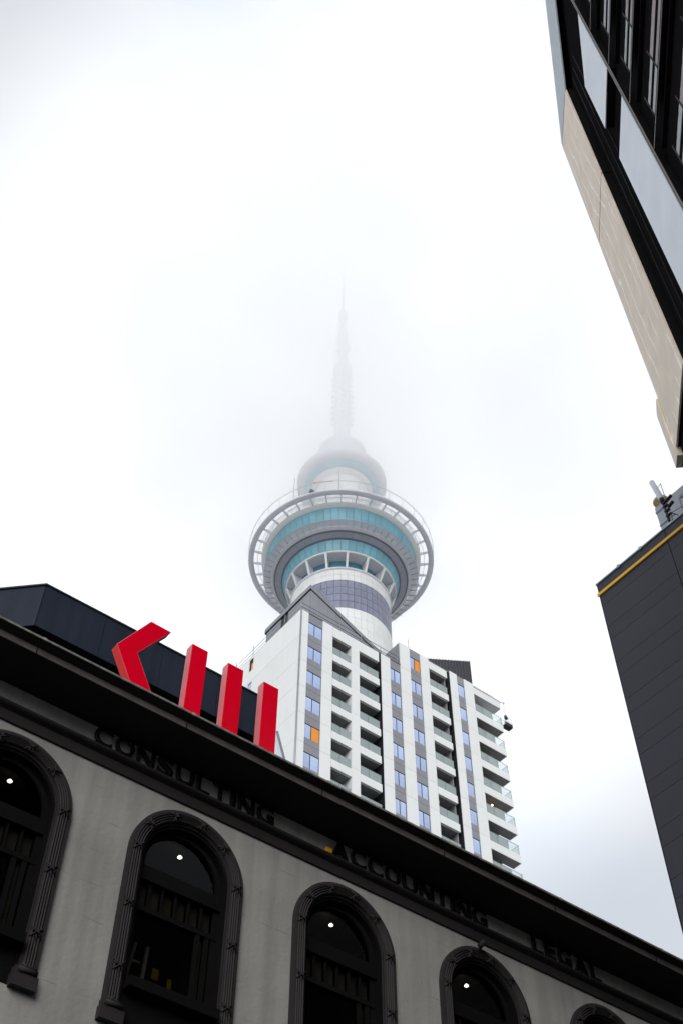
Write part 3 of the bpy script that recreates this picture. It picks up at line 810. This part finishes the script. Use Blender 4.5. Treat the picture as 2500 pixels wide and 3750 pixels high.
# louvred plant screen
ld = Vector((0.8434247, -0.5372474, 0)); TRp = Vector((ax(63.60), 1.5, 0))
scr_ = MB()
a = TRp; b_ = TRp - ld * 7.4
nn = Vector((ld.y, -ld.x, 0))
scr_.prism([(a.x, a.y, 83.6), (b_.x, b_.y, 83.6), (b_.x, b_.y, 89.3), (a.x, a.y, 89.3)], tuple(-nn * 0.5)).build('plant_screen', 'navy', AP)
for i in range(24):
    c = TRp - ld * (0.02 + 0.31 * i) + nn * 0.02
    o = MB().prism([(c.x, c.y, 83.6), (c.x - ld.x * .04, c.y - ld.y * .04, 83.6), (c.x - ld.x * .04, c.y - ld.y * .04, 89.34), (c.x, c.y, 89.34)], tuple(nn * 0.12)).build('louvre_blade', 'louvre_edge', AP)

# window cleaning cradle on the end of the block
t = thing('work_cradle', 'small window cleaning cradle hanging off the end of the apartment balconies', 'cradle', (66.25, 60.1, 80.75))
o = MB().box(-0.45, 0.55, -0.3, 0.3, 0, 0.08).box(-0.45, 0.55, -0.3, -0.27, 0.08, 0.42).box(-0.45, 0.55, 0.27, 0.3, 0.08, 0.42).build('platform', 'black_steel', t)
for x in (-0.43, 0.05, 0.53):
    for y in (-0.28, 0.28):
        MB().tube((x, y, 0.08), (x, y, 1.1), 0.025, 5).build('post', 'steel', t)
for z in (0.6, 1.1):
    for y in (-0.28, 0.28):
        MB().tube((-0.43, y, z), (0.53, y, z), 0.022, 5).build('guard_rail', 'steel', t)
MB().box(-0.15, 0.12, -0.2, 0.15, 0.08, 0.45).build('tool_bag', 'navy', t)
MB().box(-0.1, 0.2, -0.1, 0.1, 1.15, 1.55).build('winch', 'black_steel', t)
MB().tube((0, 0, 1.5), (0, 0, 3.2), 0.014, 5).build('cable', 'black_steel', t)
MB().tube((-0.62, 0, 3.02), (0.12, 0, 3.25), 0.035, 5).tube((0.05, 0, 3.1), (0.05, 0, 3.4), .04, 5).build('davit_arm', 'steel', t)
t = thing('balcony_lamp', 'glowing orange globe lamp on the end balcony near its handrail', 'lamp', (63.35, 60.5, 70.2))
MB().lathe([(0, -.10), (.07, -.07), (.10, 0), (.07, .07), (0, .10)], 14).build('globe', 'warm_lamp', t)
MB().tube((0, 0, .1), (0, 0, .55), .015, 5).build('stem', 'black_steel', t)
t = thing('parasol', 'closed white parasol leaning on a middle balcony of the apartment block', 'parasol', (56.75, 60.7, 66.6))
MB().lathe([(0.02, 0.75), (.16, .85), (.10, 1.4), (.03, 2.0), (0, 2.05)], 8).build('canopy', 'white_panel', t)
MB().tube((0, 0, 0), (0, 0, 0.85), .03, 5).build('pole', 'steel', t)
t.rotation_euler = (0, R(9), 0)

# ------------------------------------------------------------------ observation tower
TX, TY = 97.57, 128.07
OT = thing('observation_tower', 'very tall observation tower with ringed pod and needle mast fading into cloud', 'tower', (TX, TY, 0))
MB().lathe([(9.6, 0), (9.6, 158)], 96).build('shaft', 'concrete', OT)
# each tile of the cladding is its own piece
def ring_pieces(name, count, m, prof_a, prof_b, th=0.12, gap=0.03, z0deg=0.0):
    """flat panels between (r,z)=prof_a (bottom) and prof_b (top), one object each"""
    (ra, za), (rb, zb_) = prof_a, prof_b
    h = PI / count
    wa = ra * math.tan(h) - gap; wb = rb * math.tan(h) - gap
    b = MB(); b.prism([(ra, -wa, za + gap), (ra, wa, za + gap), (rb, wb, zb_ - gap), (rb, -wb, zb_ - gap)], (-th, 0, 0))
    me = b.mesh(name)
    me.materials.append(M[m])
    for k in range(count):
        put(name, me, OT, (0, 0, 0), 2 * PI * (k + .5) / count + z0deg)
MB().lathe([(9.75, 150), (9.75, 178.6)], 96).build('shaft_core', 'tower_groove', OT)
for k in range(4):
    ring_pieces('dark_tile', 48, 'tower_dark', (9.93, 167.0 + 1.95 * k), (9.93, 168.95 + 1.95 * k), gap=0.045)
for k in range(2):
    ring_pieces('white_tile', 48, 'tower_tile', (9.95, 174.85 + 1.55 * k), (9.95, 176.4 + 1.55 * k), gap=0.02)
for k in range(4):
    ring_pieces('white_tile', 48, 'tower_tile', (9.95, 167.0 - 2.4 * (k + 1)), (9.95, 167.0 - 2.4 * k), gap=0.02)
MB().lathe([(9.9, 177.95), (10.05, 177.97), (10.08, 178.6), (9.6, 178.78), (8.8, 178.8)], 96).build('collar', 'tower_grey', OT)
# refuge storey: recessed dark teal glazing behind white slanting struts
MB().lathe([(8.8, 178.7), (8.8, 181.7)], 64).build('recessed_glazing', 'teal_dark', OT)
MB().lathe([(8.8, 181.7), (11.0, 181.95)], 96).build('recess_soffit', 'tower_grey', OT)
MB().lathe([(10.85, 181.9), (11.12, 181.95), (11.16, 182.3), (10.9, 182.35)], 96, closed=True).build('strut_ring', 'tower_tile', OT)
b = MB()
b.prism([(9.75, -0.24, 178.75), (9.98, -0.24, 178.75), (11.14, -0.19, 181.97), (10.75, -0.19, 181.97)], (0, 0.42, 0))
me = b.mesh('strut'); me.materials.append(M['tower_tile'])
b2 = MB(); b2.prism([(8.8, -0.1, 178.8), (9.8, -0.1, 178.8), (10.9, -0.1, 181.8), (8.8, -0.1, 181.6)], (0, 0.16, 0))
me2 = b2.mesh('strut_web'); me2.materials.append(M['tower_grey'])
for k in range(16):
    put('strut', me, OT, rz=2 * PI * (k + .5) / 16 + R(3)); put('strut_web', me2, OT, rz=2 * PI * (k + .5) / 16 + R(3))
lampm = MB().lathe([(0, -.09), (.09, 0), (0, .09)], 8).mesh('deck_lamp'); lampm.materials.append(M['warm_lamp'])
for a in (228, 237, 249, 253):
    put('deck_lamp', lampm, OT, (9.1 * math.cos(R(a)), 9.1 * math.sin(R(a)), 179.5))
# lower teal band
ring_pieces('teal_pane', 48, 'teal', (11.14, 182.36), (11.88, 184.72), gap=0.045, th=0.08)
MB().lathe([(10.9, 182.3), (11.05, 182.3), (11.75, 184.75), (11.6, 184.75)], 96, closed=True).build('lower_band_frame', 'tower_groove', OT)
# grey soffit with groove
MB().lathe([(11.6, 184.75), (12.15, 184.78), (12.2, 184.95)], 96).build('soffit_groove', 'tower_groove', OT)
h = PI / 48
b = MB(); b.prism([(12.2, -12.2 * math.tan(h) + .02, 184.92), (12.2, 12.2 * math.tan(h) - .02, 184.92), (13.35, 13.35 * math.tan(h) - .02, 185.22), (13.35, -13.35 * math.tan(h) + .02, 185.22)], (0, 0, 0.15))
me = b.mesh('soffit_panel'); me.materials.append(M['tower_soffit'])
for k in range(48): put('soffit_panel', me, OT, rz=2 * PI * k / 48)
MB().lathe([(12.2, 185.0), (13.35, 185.35), (13.45, 185.28), (13.62, 185.30), (13.72, 185.6)], 96).build('soffit_step', 'tower_groove', OT)
MB().lathe([(13.72, 185.45), (13.95, 185.5), (14.35, 185.75), (14.36, 186.05), (14.0, 186.1)], 96).build('ledge', 'tower_grey', OT)
MB().lathe([(14.0, 186.1), (14.85, 187.2)], 96).build('dark_gap', 'tower_grey', OT)
# glass canopy panels with arms
cnt = 64; h = PI / cnt
b = MB(); b.prism([(14.45, -14.45 * math.tan(h) + .03, 185.85), (14.45, 14.45 * math.tan(h) - .03, 185.85), (15.85, 15.85 * math.tan(h) - .03, 186.15), (15.85, -15.85 * math.tan(h) + .03, 186.15)], (0, 0, 0.05))
me = b.mesh('canopy_pane'); me.materials.append(M['canopy_glass'])
b2 = MB(); b2.prism([(14.3, -.035, 185.60), (14.6, -.035, 185.62), (15.95, -.035, 186.06), (15.95, -.035, 186.14), (14.3, -.035, 185.84)], (0, .07, 0))
me2 = b2.mesh('canopy_arm'); me2.materials.append(M['tower_soffit'])
for k in range(cnt):
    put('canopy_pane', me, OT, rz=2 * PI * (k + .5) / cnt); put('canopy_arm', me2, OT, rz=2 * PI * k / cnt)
# main teal band
ring_pieces('teal_pane', 64, 'teal', (14.86, 187.25), (15.58, 190.4), gap=0.045, th=0.08)
MB().lathe([(14.6, 187.15), (14.78, 187.15), (15.48, 190.45), (15.3, 190.45)], 96, closed=True).build('upper_band_frame', 'tower_groove', OT)
MB().lathe([(15.4, 190.42), (15.66, 190.42), (16.45, 190.85), (16.5, 191.3), (15.5, 191.5), (9.0, 193.0), (6.5, 193.2)], 96).build('deck_edge', 'tower_tile', OT)
# open ring walk: ring girder, radial spokes, guard wires
MB().lathe([(18.15, 191.15), (19.18, 191.15), (19.25, 191.35), (19.18, 191.75), (18.15, 191.75)], 144, closed=True).build('ring_girder', 'tower_grey', OT)
b = MB(); b.prism([(16.4, -.10, 190.85), (18.2, -.10, 191.2), (18.2, -.10, 191.6), (16.4, -.10, 191.6)], (0, .20, 0))
me = b.mesh('spoke'); me.materials.append(M['tower_grey'])
b = MB(); b.tube((19.05, 0, 191.7), (19.32, 0, 194.25), .045, 5); me2 = b.mesh('guard_post'); me2.materials.append(M['tower_grey'])
b = MB(); b.tube((16.45, 0, 191.3), (16.5, 0, 192.9), .035, 5); me3 = b.mesh('inner_post'); me3.materials.append(M['tower_grey'])
for k in range(36):
    put('spoke', me, OT, rz=2 * PI * (k + .25) / 36); put('guard_post', me2, OT, rz=2 * PI * (k + .25) / 36)
for k in range(72): put('inner_post', me3, OT, rz=2 * PI * k / 72)
def hoop(r, z, t=.035, n=144): return MB().lathe([(r - t, z - t), (r + t, z - t), (r + t, z + t), (r - t, z + t)], n, closed=True)
hoop(19.32, 194.25, .05).build('guard_wire', 'tower_grey', OT)
for z in (191.75, 192.15, 192.55, 192.95): hoop(16.5, z, .025).build('inner_rail', 'tower_grey', OT)
hoop(17.3, 191.35, .04).build('walk_edge', 'tower_grey', OT)
b = MB().box(15.4, 16.4, -16, 16, 192.4, 192.9) if False else None
MB().lathe([(6.5, 193.2), (14.3, 192.1), (14.4, 192.9), (6.4, 193.6)], 96).build('roof_plant_ring', 'tower_grey', OT)
# crane and aerials standing on the ring
MB().box(-0.6, 0.6, -0.35, 0.35, 0, 0.5).build('crane_base', 'tower_groove', OT, (19.0 * math.cos(R(215)), 19.0 * math.sin(R(215)), 191.8))
c0 = Vector((18.2 * math.cos(R(214)), 18.2 * math.sin(R(214)), 192.0))
MB().tube(c0, c0 + Vector((0, 0, 4.2)), .10, 6).build('crane_mast', 'tower_grey', OT)
MB().tube(c0 + Vector((0, 0, 4.2)), c0 + Vector((3.4, -2.2, 5.4)), .14, 6).build('crane_jib', 'orange', OT)
for a, hh in ((202, 7.5), (231, 6.0), (206, 4.0)):
    p = Vector((18.9 * math.cos(R(a)), 18.9 * math.sin(R(a)), 191.7))
    MB().tube(p, p + Vector((0, 0, hh)), .07, 6).build('aerial', 'tower_soffit', OT)
# upper column, sky deck, cap, mast
MB().lathe([(6.4, 193.4), (6.2, 200), (5.7, 215.5)], 64).build('upper_column', 'tower_tile', OT)
MB().lathe([(5.63, 215.3), (6.6, 215.7), (6.9, 216.4)], 64).build('sky_deck_collar', 'tower_tile', OT)
MB().lathe([(6.9, 216.4), (7.0, 216.2), (8.2, 216.6), (8.5, 217.4)], 64).build('sky_deck_glazing', 'teal', OT)
MB().lathe([(8.5, 217.3), (9.4, 217.35), (10.04, 217.75), (10.1, 219.2), (9.2, 220.8), (6.2, 222.6), (5.4, 223.6), (5.4, 228.6), (5.63, 229.6), (5.7, 230.6), (5.0, 231.5), (2.4, 232.2)], 64).build('sky_deck', 'tower_grey', OT)
MB().lathe([(2.2, 231.8), (1.9, 233), (1.9, 265)], 40).build('lower_mast', 'tower_grey', OT)
me = MB().box(1.9, 2.75, -0.25, 0.25, -0.45, 0.45).mesh('dipole'); me.materials.append(M['tower_grey'])
for i in range(9):
    for a in (R(-37), R(53), R(143), R(233)):
        put('dipole', me, OT, (0, 0, 243.5 + 2.55 * i), a)
MB().lathe([(1.9, 264.5), (2.4, 266.2), (2.45, 269.6), (1.3, 270.2), (0.85, 271.5), (0.85, 275.5), (1.35, 277.5), (1.4, 285.5), (1.0, 288.5), (0.9, 291), (0.55, 294.0),
    (0.5, 295.5), (1.3, 296.2), (1.3, 299.4), (0.5, 300.2), (0.42, 309), (0.3, 318), (0.15, 327)], 24).build('upper_mast', 'tower_grey', OT)
me = MB().box(1.2, 2.1, -0.25, 0.25, -0.3, 0.3).mesh('aerial_panel'); me.materials.append(M['tower_grey'])
for i in range(5):
    for a in (0.3, 1.9, 3.4, 5.0): put('aerial_panel', me, OT, (0, 0, 277 + 2.2 * i), a + .4 * i)

# ------------------------------------------------------------------ black, white and beige panel building overhead on the right
FT = Vector((0.69176912, 0.72211875, 0)); FN = Vector((0.72211875, -0.69176912, 0))
FB = thing('panel_building', 'black glazed building with white and beige panels and a raked top overhead', 'building', tuple(FN * 7.0))
def fp(a, z, off=0.0):                 # along the wall, height, distance out from the wall
    v = FT * a - FN * off
    return (v.x, v.y, z)
def fprism(pts, off, th):
    """polygon given in (a, z); outer face at off, thickness th inwards"""
    return MB().prism([fp(a, z, off) for a, z in pts], tuple(FN * th))
def frect(a0, a1, z0, z1, off, th): return fprism([(a0, z0), (a1, z0), (a1, z1), (a0, z1)], off, th)
ZF0 = 27.95
MBc = fprism([(-12, ZF0), (19.4, ZF0), (19.4, 51.0), (14.8, 56.3), (5.0, 67.8), (-12, 67.8)], -0.32, 9.0)
MBc.build('body', 'black_facade', FB)
frect(-12, 4.0, 0, ZF0, -4.5, 5.0).build('lower_body', 'black_facade', FB)  # unseen lower storeys, added to shade the street
# beige panels
for z0, z1, top in ((28.62, 41.36, None), (41.46, 50.05, 1)):
    pts = [(16.88, z0), (19.52, z0), (19.52, z1 + (0.85 if top else 0)), (16.88, z1)]
    fprism(pts, -0.055, 0.26).build('backing', 'black_facade', FB)
    fprism(pts, 0.0, 0.05).build('beige_panel', 'beige', FB)
fprism([(19.55, 28.25), (19.98, 28.25), (19.98, 30.85), (19.55, 31.1)], 0.05, 0.5).build('beige_fin', 'beige', FB)
fprism([(19.56, 31.0), (19.60, 28.25), (19.60, 31.25), (19.50, 31.3)], 0.06, 0.4)
frect(-12, 19.9, ZF0, 28.58, -0.12, 9.0).build('black_plinth', 'black_facade', FB)
# raked grey fascia and dark band
fprism([(16.90, 50.17), (19.52, 51.02), (5.0, 68.0), (4.0, 65.3)], 0.0, 0.05).build('raked_fascia', 'fascia_grey', FB)
# white panels between the corner strip and the recess
fprism([(13.18, 41.0), (15.16, 41.0), (15.20, 45.32), (13.18, 47.25)], -0.02, 0.03).build('white_panel', 'panel_white', FB)
fprism([(13.18, 28.62), (15.14, 28.62), (15.14, 38.35), (13.18, 38.35)], -0.02, 0.03).build('white_panel', 'panel_white', FB)
frect(13.18, 13.9, 40.88, 40.93, -0.01, 0.02).build('panel_edge', 'gutter_grey', FB)
fprism([(13.18, 41.0), (15.16, 41.0), (15.20, 45.32), (13.18, 47.25)], -0.055, 0.26).build('backing', 'black_facade', FB)
fprism([(13.18, 28.62), (15.14, 28.62), (15.14, 38.35), (13.18, 38.35)], -0.055, 0.26).build('backing', 'black_facade', FB)
# faint sill lines in the recess
for a in (15.55, 16.0, 16.45):
    frect(a, a + .02, 28.7, 50.0, -0.27, 0.03).build('recess_rail', 'reveal_line', FB)
# corner strip: two thin metal noses with a dark line between them
frect(12.97, 13.00, ZF0, 62.0, 0.02, 0.03).build('corner_strip', 'gutter_grey', FB)
frect(13.07, 13.10, ZF0, 62.0, 0.01, 0.02).build('corner_strip', 'gutter_grey', FB)
# storeys of the glazed part
for i, z in enumerate((48.0, 44.35, 40.64, 37.0, 33.38, 29.75)):
    frect(-12, 12.92, z - .08, z + .08, -0.20, 0.1).build('floor_edge', 'black_facade', FB)
    frect(-12, 12.92, z - .02, z + .02, 0.0, 0.02).build('floor_edge', 'gutter_grey', FB)
    up_h = 0.62
    a1 = 12.05
    lo = z + 0.30; mid = z + 0.60
    for (s0, s1) in ((10.84, 12.05), (8.95, 10.78), (7.0, 8.89), (5.05, 6.94)):
        w = frect(s0 - .03, s1 + .03, z + .14, z + 1.55, -0.04, 0.05).build('window', 'black_facade', FB)
        rag = random.uniform(-.05, .08)
        m_ = 'blind_grey' if s1 > 12 or i < 2 else 'blind_pink'
        fprism([(s0, z + .22), (s1, z + .22), (s1 + .02 if s1 > 12 else s1, z + .50), (s0, z + .50)], -0.02, 0.015).build('blind', m_, w)  # opaque pale boards set in the black windows
        # ragged upper edge of the upper board
        nn_ = 14; pts = [(s0, z + .84), (s1, z + .84)]
        for q in range(nn_ + 1):
            pts.append((s1 - (s1 - s0) * q / nn_, z + 1.16 + rag + random.uniform(-.018, .018)))
        fprism(pts, -0.02, 0.015).build('blind', m_, w)
        fprism([(s1 + .0, z + .14), (s1 + .05, z + .14), (s1 + .05, z + 1.6), (s1, z + 1.6)], -0.005, 0.02).build('mullion', 'reveal_line', w)

# ------------------------------------------------------------------ dark clad building with the amber strip (face on x = 28)
DB = thing('slate_building', 'dark slate clad tower with an amber strip under its parapet', 'building', (28, 0, 0))
YF, YN = 19.42, -16.0
MB().box(0.06, 14, YN, YF - .05, 0, 38.5).build('core_wall', 'black_steel', DB)
zr = lambda z20: (z20 - 1.6) * 1.4 + 1.6
tops = [38.55, zr(27.07)]
z_ = tops[-1]
for k in range(22):
    z_ -= (0.88 if k % 2 == 0 else 0.505) * 1.4
    if z_ < 1: break
    tops.append(z_)
ys = [YF, 15.70, 11.0, 6.3, 1.6, -3.1, -7.8, -12.5, YN]
for i, (a, b_) in enumerate(zip(tops, tops[1:])):
    for y1, y0 in zip(ys, ys[1:]):
        key = ('dc', round(a - b_, 3), round(y1 - y0, 2))
        if key not in shared:
            me = MB().box(-0.0, 0.05, 0, y1 - y0 - .03, 0, a - b_ - 0.014).mesh('cladding_panel'); me.materials.append(M['slate_clad']); shared[key] = me
        put('cladding_panel', shared[key], DB, (0, y0 + .015, b_ + 0.011))
MB().box(0.0, 14, YF - .045, YF, 0, 38.5).build('end_wall', 'slate_clad', DB)
bevel(MB().box(-0.06, 0.0, YN, YF + .05, 37.87, 38.02).build('amber_strip', 'yellow', DB), 0.01)
MB().box(-0.04, 0.3, YN, YF + .03, 38.55, 38.62).build('coping', 'steel', DB)
for y in (18.1, 16.9):
    MB().box(-0.06, 0.1, y, y + .12, 38.50, 38.66).build('roof_clip', 'steel', DB)
# plant on its roof
t = thing('plant_housing', 'long pale metal plant housing on the slate roof behind the antenna mast', 'roof plant', (29.5, 16.64, 38.6))
MB().box(0, 2.5, -9, 0, 0, 3.48).build('casing', 'pale_metal', t)
MB().box(-0.05, 0, -9, -1.3, 2.86, 3.02).build('dark_rail', 'pent', t)
MB().box(-0.03, 0, -0.55, 0.02, 3.1, 3.18).build('dark_rail', 'pent', t)
MB().box(-0.03, 0, -0.85, 0.02, 0.05 + 2.2, 2.3).build('dark_rail', 'pent', t)
MB().box(-0.02, 0, -1.25, -1.21, 0, 3.0).build('seam', 'pent', t)
t = thing('vent_cowl', 'round sun-yellowed vent cowl at the corner of the pale plant housing', 'vent', (29.7, 16.35, 42.08))
MB().lathe([(.10, 0), (.12, .22), (.33, .24), (.36, .36), (.26, .52), (0, .60)], 20).build('hood', 'cream_cowl', t)
t = thing('antenna_mast', 'stubby roof mast carrying a leaning white panel antenna and a thin whip', 'antenna', (28.1, 15.40, 38.62))
MB().tube((0, 0, 0), (0, 0, 1.66), .055, 8).build('pole', 'black_steel', t)
MB().tube((0.02, -.13, 0), (0.02, -.13, 1.5), .03, 6).build('pole', 'steel', t)
MB().box(-.09, .09, -.1, .1, -.02, .10).build('foot', 'panel_white', t)
MB().tube((0, 0, 1.50), (0, 0.02, 1.85), .10, 8).build('bracket', 'black_steel', t)
for z in (0.55, .85, 1.15, 1.38): MB().box(-.07, .05, -.19, .06, z, z + .06).build('clamp', 'black_steel', t)
for y, z in ((-.16, 1.42), (-.14, 1.02)):
    MB().tube((0, y, z), (0, y - .30, z + .10), .07, 8).build('radio_unit', 'black_steel', t)
o = MB().tube((0, 0.02, 1.72), (0, 0.20, 3.10), .13, 10, .12).build('panel_antenna', 'panel_white', t); bevel(o, .04, 3)
MB().tube((0, -.16, 1.5), (0, -.16, 2.62), .018, 6).tube((0, -.16, 2.60), (0, .04, 2.50), .014, 5).tube((0, .04, 2.50), (0, .18, 2.95), .012, 5).build('whip', 'steel', t)
MB().tube((0, -.16, .7), (0, -.55, .02), .02, 5).tube((0, -.16, .62), (0, -.85, .45), .012, 5).build('stay', 'black_steel', t)

# ------------------------------------------------------------------ unseen street frontage behind the camera, added and stepped to shade the old wall
OB = thing('street_block', 'plain mid-rise block lining the near side of the street', 'building', (0, -4.2, 0))
MB().box(-60, 3, -14, 0, 0, 11).build('wall', 'far_wall', OB)
MB().box(3, 24, -14, 0, 0, 24).build('wall', 'far_wall', OB)
for fl in range(2):
    for i in range(20):
        cuboid('window', ('obw',), 'teal_dark', OB, -58 + 4 * i, -56 + 4 * i, -0.04, 0.03, 3.5 + 3.4 * fl, 5.4 + 3.4 * fl)  # windows of the added unseen block

# ------------------------------------------------------------------ low cloud swallowing the top of the tower
def cloud():
    m = bpy.data.materials.new('low cloud'); m.use_nodes = True
    t = m.node_tree; t.nodes.clear(); Lk = t.links.new
    out = t.nodes.new('ShaderNodeOutputMaterial'); pv = t.nodes.new('ShaderNodeVolumePrincipled')
    pv.inputs['Color'].default_value = (1.0, 1.0, 1.0, 1); pv.inputs['Anisotropy'].default_value = 0.80
    co = t.nodes.new('ShaderNodeTexCoord')
    sp = t.nodes.new('ShaderNodeSeparateXYZ'); Lk(co.outputs['Object'], sp.inputs[0])
    r0 = t.nodes.new('ShaderNodeMapRange')
    r0.inputs['From Min'].default_value = 160; r0.inputs['From Max'].default_value = 340
    Lk(sp.outputs['Z'], r0.inputs['Value'])
    ramp = t.nodes.new('ShaderNodeValToRGB'); Lk(r0.outputs[0], ramp.inputs['Fac'])
    el = ramp.color_ramp.elements
    def stop(z, d):
        e = el.new((z - 160) / 180); e.color = (d, d, d, 1)
    el[0].position = 0.0; el[0].color = (0, 0, 0, 1); el[1].position = 1.0; el[1].color = (0.2, 0.2, 0.2, 1)
    for z, d in ((178, 0.10), (192, 0.32), (204, 1.0), (216, 0.95), (228, 0.48), (260, 0.36), (325, 0.34)): stop(z, d)
    r = t.nodes.new('ShaderNodeMath'); r.operation = 'MULTIPLY'; r.inputs[1].default_value = 0.041
    Lk(ramp.outputs['Color'], r.inputs[0])
    cx = t.nodes.new('ShaderNodeCombineXYZ'); Lk(sp.outputs['X'], cx.inputs[0]); Lk(sp.outputs['Y'], cx.inputs[1])
    ln = t.nodes.new('ShaderNodeVectorMath'); ln.operation = 'LENGTH'; Lk(cx.outputs[0], ln.inputs[0])
    rr = t.nodes.new('ShaderNodeMapRange'); rr.interpolation_type = 'SMOOTHSTEP'
    rr.inputs['From Min'].default_value = 10; rr.inputs['From Max'].default_value = 130
    rr.inputs['To Min'].default_value = 1.0; rr.inputs['To Max'].default_value = 0.0
    Lk(ln.outputs['Value'], rr.inputs['Value'])
    nz = t.nodes.new('ShaderNodeTexNoise'); nz.inputs['Scale'].default_value = 0.035; nz.inputs['Detail'].default_value = 4
    Lk(co.outputs['Object'], nz.inputs['Vector'])
    nr = t.nodes.new('ShaderNodeMapRange'); nr.inputs['From Min'].default_value = 0.3; nr.inputs['From Max'].default_value = 0.7
    nr.inputs['To Min'].default_value = 0.45; nr.inputs['To Max'].default_value = 1.55
    Lk(nz.outputs['Fac'], nr.inputs['Value'])
    m1 = t.nodes.new('ShaderNodeMath'); m1.operation = 'MULTIPLY'; Lk(r.outputs[0], m1.inputs[0]); Lk(rr.outputs[0], m1.inputs[1])
    m2 = t.nodes.new('ShaderNodeMath'); m2.operation = 'MULTIPLY'; Lk(m1.outputs[0], m2.inputs[0]); Lk(nr.outputs[0], m2.inputs[1])
    Lk(m2.outputs[0], pv.inputs['Density'])
    Lk(pv.outputs[0], out.inputs['Volume'])
    o = MB().box(-130, 130, -130, 130, 160, 340).build('low_cloud', m, None, (TX, TY, 0))
    o['kind'] = 'stuff'
    return o
cloud()
